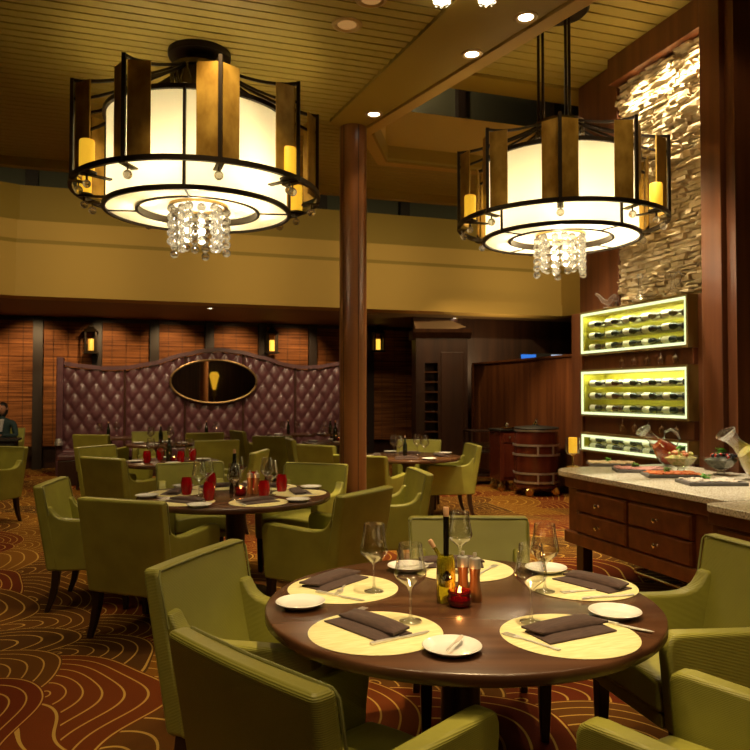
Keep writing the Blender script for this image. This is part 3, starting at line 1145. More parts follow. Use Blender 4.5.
# ------------------------------------------------------------------ chairs
def slab(bm, fn_front, fn_back, half, z0, z1, nx=8, nz=8):
    F_, B_ = [], []
    for i in range(nz + 1):
        z = z0 + (z1 - z0) * i / nz
        w = half(z)
        F_.append([bm.verts.new((w * (2 * k / nx - 1), fn_front(2 * k / nx - 1, z), z)) for k in range(nx + 1)])
        B_.append([bm.verts.new((w * (2 * k / nx - 1), fn_back(2 * k / nx - 1, z), z)) for k in range(nx + 1)])
    for i in range(nz):
        for k in range(nx):
            bm.faces.new((F_[i][k], F_[i][k + 1], F_[i + 1][k + 1], F_[i + 1][k]))
            bm.faces.new((B_[i][k + 1], B_[i][k], B_[i + 1][k], B_[i + 1][k + 1]))
        bm.faces.new((F_[i][0], F_[i + 1][0], B_[i + 1][0], B_[i][0]))
        bm.faces.new((F_[i + 1][nx], F_[i][nx], B_[i][nx], B_[i + 1][nx]))
    for k in range(nx):
        bm.faces.new((F_[0][k + 1], F_[0][k], B_[0][k], B_[0][k + 1]))
        bm.faces.new((F_[nz][k], F_[nz][k + 1], B_[nz][k + 1], B_[nz][k]))


def make_chair(leather):
    g = thing('dining_chair', 'olive leather tub dining chair', 'chair')
    Z0, ZT = 0.28, 0.865
    yb = lambda z: -0.205 - (z - Z0) * 0.20
    half = lambda z: 0.288 + 0.018 * (z - Z0) / (ZT - Z0)
    bm = bmesh.new()
    slab(bm, lambda u, z: yb(z) - 0.014 * (1 - u * u) * min(1, (z - Z0) * 4), lambda u, z: yb(z) - 0.092 + 0.022 * (z - Z0) / (ZT - Z0) - 0.012 * (1 - u * u), half, Z0, ZT)
    mesh_obj('backrest', bm, leather, g, bevel=0.02, seg=3)
    bm = bmesh.new()
    w = half(ZT) - 0.008
    pts = []
    for z in (0.66, 0.75, 0.84):
        pts.append((-half(z) + 0.004, yb(z) + 0.001, z))
    pts += [(-w + 0.010, yb(ZT) - 0.001, ZT - 0.006), (0, yb(ZT) - 0.012, ZT - 0.005), (w - 0.010, yb(ZT) - 0.001, ZT - 0.006)]
    for z in (0.84, 0.75, 0.66):
        pts.append((half(z) - 0.004, yb(z) + 0.001, z))
    tube(bm, pts, 0.0045, 6)
    mesh_obj('piping', bm, M['welt'], g)
    prof = [(0.255, Z0), (0.282, 0.575), (0.281, 0.605), (0.272, 0.627), (0.252, 0.640), (0.22, 0.643), (0.08, 0.635), (-0.09, 0.626), (-0.17, 0.630), (-0.215, 0.642), (-0.243, 0.662), (-0.262, 0.690), (-0.275, 0.715), (-0.34, 0.715), (-0.235, Z0)]
    for sx in (-1, 1):
        bm = bmesh.new()
        prism(bm, prof, 'x', sx * 0.218, sx * 0.292)
        mesh_obj('arm', bm, leather, g, bevel=0.016, seg=3)
    bm = bmesh.new()
    slab(bm, lambda u, z: 0.275, lambda u, z: -0.225, lambda z: 0.216, 0.335, 0.455, 6, 2)
    for v in bm.verts:
        if v.co.z > 0.45:
            v.co.z += 0.018 * (1 - (v.co.x / 0.216) ** 2)
    mesh_obj('seat', bm, leather, g, bevel=0.022, seg=3)
    mesh_obj('seat_rail', newbox(-0.216, 0.216, -0.22, 0.262, Z0, 0.334), leather, g, bevel=0.01)
    for sx in (-1, 1):
        for fr in (1, 0):
            bm = bmesh.new()
            a, b = (0.222, 0.225) if fr else (-0.235, -0.295)
            z_ = [0.285, 0.18, 0.08, 0.0]
            yy = [a, a + (b - a) * 0.15, a + (b - a) * 0.5, b]
            hw = [0.026, 0.024, 0.020, 0.016]
            rings = []
            for z, y, h in zip(z_, yy, hw):
                xx = sx * (0.255 + (0.285 - z) * (0.05 if not fr else 0.0))
                rings.append([bm.verts.new((xx + p * h, y + q * h, z)) for p, q in ((-1, -1), (1, -1), (1, 1), (-1, 1))])
            for A, B in zip(rings, rings[1:]):
                for i in range(4):
                    bm.faces.new((A[i], A[(i + 1) % 4], B[(i + 1) % 4], B[i]))
            bm.faces.new(rings[0])
            bm.faces.new(rings[-1][::-1])
            mesh_obj('leg', bm, M['dark_leg'], g, bevel=0.004)
    return g


proto = {'leather': make_chair(M['leather']), 'smooth': make_chair(M['smooth'])}
fresh = {'leather': True, 'smooth': True}


def chair(x, y, fx, fy, label, group, kind='smooth'):
    o = proto[kind] if fresh[kind] else copy_tree(proto[kind])
    fresh[kind] = False
    return place(o, (x, y, 0), atan2(fy, fx) - PI / 2, label, group)


g1 = 'ribbed armchairs around the near table'
chair(-0.365, 2.80, 1.0, -0.36, 'ribbed olive armchair with its inner back in view, left of the near table', g1, 'leather')
chair(-0.063, 2.025, 0.71, 0.70, 'ribbed olive armchair seen from behind at the bottom left, cut by the bottom edge', g1, 'leather')
chair(0.475, 3.42, 0.0, -1.0, 'ribbed olive armchair on the far side of the near table, facing the camera', g1, 'leather')
chair(1.235, 2.95, -0.97, -0.24, 'ribbed olive armchair in front of the buffet drawers at the right edge', g1, 'leather')
chair(0.925, 1.93, -0.67, 0.74, 'ribbed olive armchair at the bottom right corner with its seat showing', g1, 'leather')
g2 = 'olive armchairs around the middle table'
chair(-1.39, 4.72, 0.34, 0.94, 'olive armchair seen from the back, standing front left of the middle table', g2)
chair(-1.98, 5.36, 1.0, 0.12, 'olive armchair left of the middle table, turned sideways with its yellowish inner back showing', g2)
chair(-0.36, 4.98, -0.84, 0.52, 'olive armchair seen from behind between the middle table and the near table', g2)
chair(-0.645, 6.33, -0.32, -0.95, 'pale olive armchair facing the camera behind the middle table, next to the column', g2)
chair(-1.55, 6.42, 0.40, -0.92, 'pale olive armchair facing the camera behind the middle table, half hidden by red tumblers', g2)
chair(0.02, 5.98, -0.97, -0.2, 'olive armchair just right of the column, behind the armchair between the two tables', g2)
g3 = 'olive armchairs around the table right of the column'
chair(0.87, 9.12, -0.97, -0.12, 'olive armchair in side view facing left, right of the column and before the glass trolley', g3)
chair(0.55, 9.75, -0.15, -1.0, 'olive armchair facing the camera behind the table right of the column', g3)
chair(0.0, 7.85, 0.45, 0.9, 'olive armchair back showing as a small piece at the right foot of the column', g3)
g4 = 'olive armchairs around the far left table'
chair(-2.50, 7.55, 0.5, 0.86, 'olive armchair seen from behind at the far left table, dark in its own shade', g4)
chair(-3.05, 8.75, 0.9, -0.4, 'olive armchair at the far left table beside the dark bench end', g4)
chair(-1.62, 8.15, -1.0, 0.1, 'olive armchair right of the far left table, partly behind the bottle of the middle table', g4)
g5 = 'olive armchairs among the far tables'
chair(-2.25, 10.35, -0.3, 0.95, 'far olive armchair turned away, between the two tables below the oval mirror', g5)
chair(-1.50, 11.35, 0.1, 1.0, 'far olive armchair with a wide back, below the right end of the oval mirror', g5)
chair(-0.85, 10.45, 0.95, 0.25, 'far olive armchair in bright light, left of the column at the table by the divider', g5)
chair(-0.52, 9.35, 0.6, 0.8, 'far olive armchair seen from behind touching the left edge of the column', g5)
chair(-2.05, 12.75, 0.8, 0.5, 'small far olive armchair against the divider under the oval mirror', g5)
chair(-2.85, 12.25, -0.3, 1.0, 'small far olive armchair left of the one under the oval mirror', g5)
chair(-4.32, 11.72, 0.2, 1.0, 'small far olive armchair at the left end of the divider, before the small table', g5)
chair(-3.64, 12.0, 0.35, -1.0, 'small far olive armchair behind the red tumblers of the far left table', g5)
g6 = 'olive armchairs at the left edge'
chair(-4.50, 8.45, -0.25, -0.97, 'olive armchair cut off by the left edge, facing the camera', g6)
chair(-6.68, 13.20, 0.247, -0.97, 'dim olive armchair in which the person at the left edge sits', g6)
chair(-5.75, 14.0, -0.9, -0.5, 'dim olive armchair in shade just left of the tufted divider', g6)


# ------------------------------------------------------------------ tables
def make_table(name, label, x, y, r, group):
    g = thing(name, label, 'table', (x, y, 0), 0, group)
    mesh_obj('tabletop', newlathe([(0, 0.712), (r - 0.006, 0.712), (r, 0.718), (r, 0.744), (r - 0.006, 0.750), (0, 0.750)], 96), M['table'], g, angle=50)
    mesh_obj('pedestal', newlathe([(0.09, 0.02), (0.085, 0.10), (0.07, 0.16), (0.07, 0.62), (0.11, 0.69), (0.20, 0.7119), (0, 0.7119)], 28), M['dark_leg'], g)
    mesh_obj('pedestal_base', newlathe([(0, 0), (r * 0.42, 0), (r * 0.425, 0.012), (r * 0.40, 0.028), (0.15, 0.042), (0, 0.042)], 40), M['dark_leg'], g)
    return g


TZ = 0.7502
T1 = Vector((0.305, 2.650))
T2 = Vector((-1.03, 5.445))
T3 = Vector((0.40, 8.80))
T4 = Vector((-2.25, 8.10))
T5 = Vector((-3.20, 11.0))
T6 = Vector((-0.62, 11.5))
gt = 'round pedestal dining tables'
make_table('dining_table', 'large round walnut table nearest the camera, set with brown napkins', T1.x, T1.y, 0.692, gt)
make_table('dining_table', 'round walnut table in the middle with red tumblers, left of the column', T2.x, T2.y, 0.70, gt)
make_table('dining_table', 'round walnut table right of the column, half behind it', T3.x, T3.y, 0.62, gt)
make_table('dining_table', 'far round table with red tumblers between the middle table and the bench end', T4.x, T4.y, 0.53, gt)
make_table('dining_table', 'small far round table behind the far left table, before the tufted divider', T5.x, T5.y, 0.50, gt)
make_table('dining_table', 'far round table just left of the column before the tufted divider', T6.x, T6.y, 0.52, gt)


# ------------------------------------------------------------------ tableware prototypes
def proto_mat():
    o = mesh_obj('placemat', newlathe([(0, 0), (0.208, 0), (0.21, 0.0015), (0.208, 0.003), (0, 0.003)], 64), M['mat'])
    return tag(o, 'placemat', 'placemat')


def cloth_layer(bm, l, w, z0, th, sag=0.0, skew=0.0, seed=0):
    r = random.Random(seed)
    nx, ny = 10, 6
    top, bot = [], []
    for i in range(nx + 1):
        a, b = [], []
        for j in range(ny + 1):
            u, v = i / nx * 2 - 1, j / ny * 2 - 1
            x = u * l / 2 + skew * v
            y = v * w / 2
            e = max(abs(u), abs(v))
            z = z0 + th * (1 - 0.62 * e ** 5) + sag * sin(u * 2.2 + 1) * (1 - v * v) + r.uniform(-.0004, .0004)
            a.append(bm.verts.new((x, y, z)))
            b.append(bm.verts.new((x, y, z0)))
        top.append(a)
        bot.append(b)
    for i in range(nx):
        for j in range(ny):
            bm.faces.new((top[i][j], top[i + 1][j], top[i + 1][j + 1], top[i][j + 1]))
            bm.faces.new((bot[i][j + 1], bot[i + 1][j + 1], bot[i + 1][j], bot[i][j]))
    for i in range(nx):
        bm.faces.new((bot[i][0], bot[i + 1][0], top[i + 1][0], top[i][0]))
        bm.faces.new((top[i][ny], top[i + 1][ny], bot[i + 1][ny], bot[i][ny]))
    for j in range(ny):
        bm.faces.new((top[0][j], top[0][j + 1], bot[0][j + 1], bot[0][j]))
        bm.faces.new((bot[nx][j], bot[nx][j + 1], top[nx][j + 1], top[nx][j]))


def proto_napkin():
    bm = bmesh.new()
    cloth_layer(bm, 0.265, 0.128, 0.0, 0.013, 0.001, 0.005, 1)
    cloth_layer(bm, 0.262, 0.084, 0.0125, 0.018, 0.003, -0.008, 2)
    for v in bm.verts:
        if v.co.z > 0.0124:
            v.co.y += 0.026
    o = mesh_obj('folded_napkin', bm, M['napkin'], angle=60)
    return tag(o, 'napkin', 'napkin')


def proto_plate():
    bm = newlathe([(0, 0.003), (0.045, 0.003), (0.052, 0.0), (0.056, 0.003), (0.080, 0.016), (0.084, 0.019), (0.082, 0.021), (0.060, 0.010), (0.050, 0.0075), (0, 0.0075)], 48)
    o = mesh_obj('bread_plate', bm, M['porcelain'])
    return tag(o, 'plate', 'plate')


def proto_knife(n='table_knife', l=0.21, wd=1.0):
    g = thing(n, 'knife', 'knife')
    bm = bmesh.new()
    pts = [(-l * .5, -0.006), (-l * .5 + .008, -0.008), (-0.005, -0.0055), (-0.005, 0.0055), (-l * .5 + .008, 0.008), (-l * .5, 0.006)]
    prism(bm, pts, 'z', 0, 0.006)
    for v in bm.verts:
        v.co.y *= wd
    mesh_obj('handle', bm, M['cutlery'], g, bevel=0.0008)
    bm = bmesh.new()
    pts = [(-0.005, -0.005), (0.02, -0.009), (l * .5 - 0.03, -0.010), (l * .5 - .006, -0.004), (l * .5, 0.004), (l * .5 - 0.02, 0.006), (-0.005, 0.005)]
    prism(bm, pts, 'z', 0.0015, 0.0035)
    mesh_obj('blade', bm, M['cutlery'], g, smooth=False)
    return g


def proto_fork():
    g = thing('table_fork', 'fork', 'fork')
    bm = bmesh.new()
    prism(bm, [(-0.10, -0.007), (-0.05, -0.005), (0.02, -0.0035), (0.04, -0.004), (0.04, 0.004), (0.02, 0.0035), (-0.05, 0.005), (-0.10, 0.007)], 'z', 0.001, 0.004)
    mesh_obj('handle', bm, M['cutlery'], g, bevel=0.001)
    bm = bmesh.new()
    prism(bm, [(0.038, -0.004), (0.052, -0.012), (0.062, -0.0125), (0.062, 0.0125), (0.052, 0.012), (0.038, 0.004)], 'z', 0.001, 0.0035)
    for k in range(4):
        y = -0.0105 + k * 0.007
        box(bm, 0.0615, 0.103, y - 0.0016, y + 0.0016, 0.001, 0.0035)
    mesh_obj('tines', bm, M['cutlery'], g, smooth=False)
    return g


def proto_glass(sc=1.0, h=0.25):
    k = h / 0.25
    bm = bmesh.new()
    prof = [(0.0, 0.004), (0.012, 0.0045), (0.034, 0.0015), (0.037, 0.0), (0.036, 0.003), (0.014, 0.0075), (0.006, 0.013), (0.0042, 0.03), (0.0040, 0.075), (0.006, 0.098), (0.012, 0.109), (0.030, 0.124), (0.046, 0.138), (0.052, 0.150), (0.0525, 0.158), (0.049, 0.175), (0.0435, 0.205), (0.038, 0.25)]
    o = None
    g = thing('wine_glass', 'wine glass', 'wine glass')
    lathe(bm, [(r * k, z * k) for r, z in prof[:11]], 28)
    mesh_obj('stem', bm, M['wine_glass'], g, angle=70)
    mesh_obj('bowl', newlathe([(r * k, z * k) for r, z in prof[10:]] + [(0.0372 * k, 0.2512 * k), (0.0368 * k, 0.2500 * k)], 28), M['wine_glass'], g, angle=70)
    return g


def proto_tumbler():
    bm = newlathe([(0, 0), (0.030, 0), (0.034, 0.004), (0.038, 0.02), (0.043, 0.06), (0.042, 0.09), (0.035, 0.122), (0.034, 0.126), (0.032, 0.124), (0.039, 0.09), (0.040, 0.06), (0.034, 0.02), (0, 0.014)], 20)
    o = mesh_obj('red_tumbler', bm, M['red_glass'], angle=20)
    return tag(o, 'tumbler', 'tumbler')


PR = {'mat': proto_mat(), 'napkin': proto_napkin(), 'plate': proto_plate(), 'knife': proto_knife(), 'butter': proto_knife('butter_knife', 0.16, 0.5), 'fork': proto_fork(), 'glass': proto_glass(), 'tumbler': proto_tumbler()}
used = set()


def put(k, x, y, z, rz, label, group, sc=1.0, tilt=None):
    o = PR[k] if k not in used else copy_tree(PR[k])
    used.add(k)
    place(o, (x, y, z), rz, label, group)
    o.scale = (sc, sc, sc)
    if tilt:
        o.rotation_euler = (tilt[0], tilt[1], rz)
    return o


def dirpx(a, b, z):
    p, q = onz(*a, z), onz(*b, z)
    return atan2(q.y - p.y, q.x - p.x)


# near table, places read from the photograph
MZ = TZ + 0.0032
mats = {'front left': (375.5, 632), 'back left': (343, 588.5), 'far': (463, 569.5), 'back right': (581, 586), 'front right': (569, 635)}
for k, c in mats.items():
    p = onz(*c, TZ)
    put('mat', p.x, p.y, TZ, radians(20), f'round cream placemat at the {k} seat of the near table', 'near table placemats', 1.0)
naps = {'front left': ((338, 619), (398, 641), (367, 629)), 'back left': ((308, 592), (372, 571), (336, 583)), 'far': ((425, 569), (490, 569), (452, 565.5)), 'back right': ((556, 576), (628, 594), (591, 585)), 'front right': ((530, 642), (612, 626), (571, 633))}
flip = {'front left': 0, 'back left': 0, 'far': 0, 'back right': 0, 'front right': 0}
for k, (a, b, c) in naps.items():
    p = onz(*c, TZ)
    put('napkin', p.x, p.y, MZ + 0.0005, dirpx(a, b, TZ) + flip[k], f'folded dark brown napkin on the {k} placemat of the near table', 'near table napkins')
plates = [((452, 648), 'white bread plate with a butter knife at the front edge of the near table'), ((300.5, 603.5), 'white bread plate at the left rim of the near table'), ((408, 568), 'white bread plate by the oil bottle at the back of the near table'), ((546, 570), 'white bread plate behind the pair of wine glasses at the back right'), ((615, 613), 'white bread plate at the right rim of the near table')]
for c, lab in plates:
    p = onz(*c, TZ + 0.01)
    put('plate', p.x, p.y, MZ + 0.0005 if c[0] in (546, 408) else TZ, 0.3, lab, 'near table bread plates', 1.03)
p = onz(455, 644, TZ + 0.022)
put('butter', p.x, p.y, TZ + 0.024, dirpx((441, 656), (468, 632), TZ + .02), 'butter knife lying across the front bread plate', 'butter knives', 0.85, (0, -0.03))
p = onz(418, 566, TZ + 0.022)
put('butter', p.x, p.y, TZ + 0.024, 0.5, 'butter knife on the bread plate beside the oil bottle', 'butter knives')
knives = {'front left': ((362, 648), (438, 631)), 'back left': ((322, 594), (358, 601)), 'back right': ((585, 600), (632, 596)), 'front right': ((600, 622), (640, 631))}
for k, (a, b) in knives.items():
    p, q = onz(*a, TZ), onz(*b, TZ)
    put('knife', (p.x + q.x) / 2, (p.y + q.y) / 2, MZ + 0.0003, atan2(q.y - p.y, q.x - p.x), f'table knife beside the napkin at the {k} seat of the near table', 'near table knives', 1.05)
forks = {'front left': ((321, 628), (372, 606)), 'back left': ((352, 577), (334, 600)), 'far': ((478, 576), (496, 566)), 'back right': ((612, 590), (560, 594)), 'front right': ((563, 653), (502, 634))}
for k, (a, b) in forks.items():
    p, q = onz(*a, TZ), onz(*b, TZ)
    put('fork', (p.x + q.x) / 2, (p.y + q.y) / 2, MZ + 0.0003, atan2(q.y - p.y, q.x - p.x), f'fork beside the napkin at the {k} seat of the near table', 'near table forks', 1.0)
glasses = {'front left placemat': (410.5, 622), 'back left placemat': (374, 592), 'far placemat, behind the mills': (460, 573), 'front right placemat': (531, 623), 'back right placemat': (545, 592)}
for k, c in glasses.items():
    p = onz(*c, TZ)
    put('glass', p.x, p.y, MZ, 0.0, f'empty wine glass standing on the {k} of the near table', 'near table wine glasses')

# centre of the near table: twin cruet, mills, votive
p = onz(446, 602, TZ)
g = thing('oil_cruet', 'tall olive oil and vinegar bottle with two corked necks on the near table', 'bottle', (p.x, p.y, TZ), 0)
mesh_obj('oil_body', newlathe([(0, 0), (0.031, 0), (0.034, 0.006), (0.034, 0.10), (0.033, 0.15), (0.028, 0.165), (0.012, 0.168), (0, 0.168)], 28), M['oil'], g)
mesh_obj('vinegar_flask', newlathe([(0, 0.055), (0.018, 0.060), (0.0265, 0.09), (0.024, 0.12), (0.012, 0.16), (0.010, 0.175), (0.0105, 0.305), (0.0, 0.305)], 24, cy=-0.0095), M['balsamic'], g)
mesh_obj('tall_cork', newlathe([(0.0, 0.305), (0.0095, 0.305), (0.011, 0.328), (0.0085, 0.338), (0, 0.339)], 14, cy=-0.0095), M['cork'], g)
mt = Matrix.Translation((-0.018, 0.0, 0.155)) @ Matrix.Rotation(-0.55, 4, 'Y')
mesh_obj('side_neck', newlathe([(0.008, 0), (0.008, 0.042), (0.0098, 0.046), (0.0, 0.046)], 14, mtx=mt), M['oil'], g)
mesh_obj('side_cork', newlathe([(0.007, 0.046), (0.009, 0.070), (0.007, 0.076), (0, 0.077)], 14, mtx=mt), M['cork'], g)
for (px, py, lab) in ((463, 599, 'wooden pepper mill with steel cap beside the oil bottle'), (475, 601, 'wooden salt mill with steel cap at the right of its twin')):
    p = onz(px, py, TZ)
    g = thing('spice_mill', lab, 'spice mill', (p.x, p.y, TZ), 0, 'spice mills')
    mesh_obj('mill_body', newlathe([(0, 0), (0.024, 0), (0.0255, 0.004), (0.024, 0.03), (0.019, 0.06), (0.0175, 0.085), (0.020, 0.11), (0.021, 0.118), (0, 0.118)], 24), M['mill_wood'], g)
    mesh_obj('steel_cap', newlathe([(0, 0.118), (0.0215, 0.118), (0.0215, 0.148), (0.019, 0.153), (0.006, 0.155), (0.005, 0.160), (0.0075, 0.166), (0.006, 0.172), (0, 0.173)], 24), M['steel'], g)


def votive(x, y, z, lab):
    g = thing('votive_candle', lab, 'candle', (x, y, z), 0, 'ruby votive candles')
    mesh_obj('glass_cup', newlathe([(0, 0), (0.030, 0), (0.040, 0.010), (0.043, 0.025), (0.039, 0.042), (0.041, 0.050), (0.038, 0.056), (0.036, 0.052), (0.035, 0.040), (0.038, 0.025), (0.028, 0.008), (0, 0.006)], 20), M['ruby'], g, angle=15)
    mesh_obj('wax', newlathe([(0, 0.007), (0.025, 0.010), (0.030, 0.026), (0.026, 0.034), (0.006, 0.036), (0, 0.036)], 18), M['wax'], g)
    bm = bmesh.new()
    lathe(bm, [(0, 0.036), (0.0065, 0.046), (0.0045, 0.060), (0, 0.072)], 10)
    mesh_obj('flame', bm, M['flame'], g)
    light('POINT', (x, y, z + 0.085), 0.30, (1, 0.35, 0.08), 0.006)


p = onz(459.5, 606, TZ)
votive(p.x, p.y, TZ, 'ruby glass votive with a lit flame before the mills on the near table')


# the other tables: settings by seat angle
def dress(tc, r, tname, seats, what, gname):
    """seats: {name: angle}; what: letters m napkin n plate p tumbler t glass g fork f knife k"""
    for nm, a in seats.items():
        c, s = cos(a), sin(a)
        at = lambda rad, lat: (tc.x + c * rad - s * lat, tc.y + s * rad + c * lat)
        if 'm' in what:
            x, y = at(r - 0.23, 0)
            put('mat', x, y, TZ, a, sc=0.96, label=f'cream placemat at the {nm} seat of the {tname}', group=gname + ' placemats')
        if 'n' in what:
            x, y = at(r - 0.22, 0)
            put('napkin', x, y, MZ if 'm' in what else TZ, a + PI / 2 + 0.15, f'folded brown napkin at the {nm} seat of the {tname}', gname + ' napkins')
        if 'p' in what:
            x, y = at(r - 0.13, 0.25)
            put('plate', x, y, TZ + 0.0005, a, f'white bread plate by the {nm} seat of the {tname}', gname + ' bread plates')
        if 'q' in what:
            x, y = at(r - 0.17, 0)
            put('plate', x, y, TZ + 0.0005, a, f'white plate at the {nm} seat of the {tname}', gname + ' plates')
        if 'g' in what:
            x, y = at(r - 0.44 if r > 0.6 else r - 0.33, -0.10)
            put('glass', x, y, MZ if 'm' in what else TZ, a, f'wine glass for the {nm} seat of the {tname}', gname + ' wine glasses')
        if 't' in what:
            x, y = at(r - 0.36 if r > 0.6 else r - 0.28, 0.09)
            put('tumbler', x, y, MZ if 'm' in what else TZ, a, f'red glass tumbler for the {nm} seat of the {tname}', gname + ' red tumblers')
        if 'k' in what:
            x, y = at(r - 0.21, -0.135)
            put('knife', x, y, MZ + 0.0003 if 'm' in what else TZ, a + PI, f'table knife at the {nm} seat of the {tname}', gname + ' knives')


rad6 = lambda off: [radians(off + 60 * k) for k in range(6)]
aa = rad6(13)
dress(T2, 0.70, 'middle table', dict(zip(['right', 'back right', 'back left', 'left', 'front left', 'front right'], [radians(v) for v in (8, 64, 118, 172, 235, 300)])), 'mnpgtk', 'middle table')
votive(T2.x + 0.05, T2.y - 0.06, TZ, 'ruby glass votive with a lit flame at the centre of the middle table')
dress(T3, 0.62, 'table right of the column', dict(zip(['right', 'back', 'left', 'front'], [radians(v) for v in (5, 85, 175, 265)])), 'npg', 'column table')
dress(T4, 0.53, 'far left table', dict(zip(['right', 'back', 'left', 'front'], [radians(v) for v in (20, 110, 200, 290)])), 'qgt', 'far left table')
dress(T5, 0.50, 'small far table before the divider', dict(zip(['right', 'back', 'left', 'front'], [radians(v) for v in (0, 90, 180, 270)])), 'qg', 'small far table')
dress(T6, 0.52, 'far table left of the column', dict(zip(['right', 'back', 'left', 'front'], [radians(v) for v in (10, 100, 190, 280)])), 'qg', 'far table by the column')
p = onz(365, 0, 0)


def wine_bottle(x, y, z, lab, h=0.30, tall=False, cat='bottle', grp='bottles on the dining tables'):
    g = thing('dark_bottle', lab, cat, (x, y, z), 0, grp)
    k = h / 0.30
    mesh_obj('glass_body', newlathe([(0, 0), (0.034 * k, 0), (0.037 * k, 0.005 * k), (0.037 * k, 0.17 * k), (0.028 * k, 0.205 * k), (0.0145 * k, 0.235 * k), (0.0135 * k, 0.296 * k), (0, 0.297 * k)], 20), M['bottle_green'], g)
    mesh_obj('stopper', newlathe([(0.012 * k, 0.297 * k), (0.011 * k, 0.325 * k), (0, 0.327 * k)], 12), M['cork'], g)
    return g


wine_bottle(T2.x - 0.02, T2.y + 0.06, TZ, 'slim dark corked bottle in the middle of the table with red tumblers', 0.30)
wine_bottle(T3.x - 0.04, T3.y + 0.05, TZ, 'dark bottle among the glasses right of the column', 0.22)
wine_bottle(T4.x - 0.02, T4.y + 0.02, TZ, 'dark bottle among the red tumblers of the far left table', 0.26)
wine_bottle(T5.x, T5.y, TZ, 'dark bottle on the small far table before the divider', 0.26)
wine_bottle(T6.x, T6.y, TZ, 'dark bottle on the far table left of the column', 0.30)
for (tc, nm) in ((T4, 'far left table'), (T6, 'far table left of the column')):
    votive(tc.x + 0.07, tc.y - 0.10, TZ, f'ruby votive with a lit flame on the {nm}')
# small mills on the middle table
for dx, lab in ((0.10, 'slim wooden mill behind the votive of the middle table'), (0.15, 'second wooden mill of the middle table, right of its twin')):
    g = thing('spice_mill', lab, 'spice mill', (T2.x + dx, T2.y + 0.04, TZ), 0, 'spice mills')
    mesh_obj('mill_body', newlathe([(0, 0), (0.024, 0), (0.019, 0.06), (0.021, 0.118), (0, 0.118)], 20), M['mill_wood'], g)
    mesh_obj('steel_cap', newlathe([(0, 0.118), (0.0215, 0.118), (0.0215, 0.148), (0.006, 0.155), (0.006, 0.172), (0, 0.173)], 20), M['steel'], g)
# ------------------------------------------------------------------ tufted divider with oval mirror
T_DIV = 14.6


def s_div(px, t=T_DIV):
    a = (px - 375) / F
    y = t / (CR - SR * a)
    return CR * a * y + SR * y, y


g = thing('booth_divider', 'tall aubergine tufted leather divider with a wavy crest', 'divider', S(0, T_DIV, 0), RA)
joints = [60, 125, 185, 243, 295, 348]
crest_px = [(60, 363), (80, 366), (105, 368.5), (125, 368), (150, 364), (185, 354.5), (205, 350.5), (220, 350), (240, 352.5), (262, 358), (285, 365), (300, 367.5), (318, 367), (335, 364), (350, 361.5)]
crest = []
for px, py in crest_px:
    s, y = s_div(px)
    crest.append((s, atY(px, py, y).z))


def crest_z(s):
    if s <= crest[0][0]:
        return crest[0][1]
    for (a, za), (b, zb) in zip(crest, crest[1:]):
        if s <= b:
            f = (s - a) / (b - a)
            f = f * f * (3 - 2 * f) * 0.5 + f * 0.5
            return za + (zb - za) * f
    return crest[-1][1]


DU, DV = 0.245, 0.38
ms, my = s_div(213.5)
mz = atY(213.5, 381.5, my).z
MA, MB = 0.80, 0.395
for i in range(5):
    s0, s1 = s_div(joints[i])[0] + 0.012, s_div(joints[i + 1])[0] - 0.012
    nx, nz = 44, 56
    bm = bmesh.new()
    gr = []
    for a in range(nx + 1):
        col = []
        for b in range(nz + 1):
            s = s0 + (s1 - s0) * a / nx
            z = 0.45 + (crest_z(s) - 0.05 - 0.45) * b / nz
            u = (s - s0) / DU + 0.0
            v = z / DV
            p, q = u + v, u - v
            fp, fq = abs((p % 1) - 0.5) * 2, abs((q % 1) - 0.5) * 2
            h = (1 - fp ** 3) * (1 - fq ** 3)
            ex = min(a, nx - a) / nx
            h *= min(1, ex * 14)
            col.append(bm.verts.new((s, -0.02 - 0.055 * h ** 0.6, z)))
        gr.append(col)
    back = [[bm.verts.new((c.co.x, 0.10, c.co.z)) for c in (col[0], col[-1])] for col in gr]
    for a in range(nx):
        for b in range(nz):
            bm.faces.new((gr[a][b], gr[a + 1][b], gr[a + 1][b + 1], gr[a][b + 1]))
        bm.faces.new((gr[a][nz], gr[a + 1][nz], back[a + 1][1], back[a][1]))
        bm.faces.new((back[a][0], back[a + 1][0], gr[a + 1][0], gr[a][0]))
        bm.faces.new((back[a][1], back[a + 1][1], back[a + 1][0], back[a][0]))
    pn = mesh_obj('tufted_panel', bm, M['tuft'], g, angle=80)
    bm = bmesh.new()
    tube(bm, [(s1 + 0.012, -0.03, 0.3), (s1 + 0.012, -0.03, crest_z(s1) - 0.03)], 0.02, 8)
    mesh_obj('seam_welt', bm, M['darkwood'], pn)
bm = bmesh.new()
sA, sB = s_div(60)[0], s_div(348)[0]
pts = [(sA + (sB - sA) * k / 60, -0.02, crest_z(sA + (sB - sA) * k / 60)) for k in range(61)]
tube(bm, pts, 0.05, flat=(0.20, 0.07))
mesh_obj('crest_roll', bm, M['tuft'], g, angle=60)
bm = bmesh.new()
box(bm, sA - 0.05, sA + 0.07, -0.16, 0.12, 0, 2.16)
po = mesh_obj('end_post', bm, M['tuft'], g, bevel=0.02)
bm = bmesh.new()
lathe(bm, [(0.055, 0.56), (0.075, 0.57), (0.075, 0.62), (0.055, 0.635), (0.05, 0.68), (0, 0.685)], 14, sA + 0.01, -0.22)
mesh_obj('post_finial', bm, M['steel'], po)
mesh_obj('plinth', newbox(sA, sB, -0.10, 0.10, 0, 0.44), M['darkwood'], g, smooth=False)
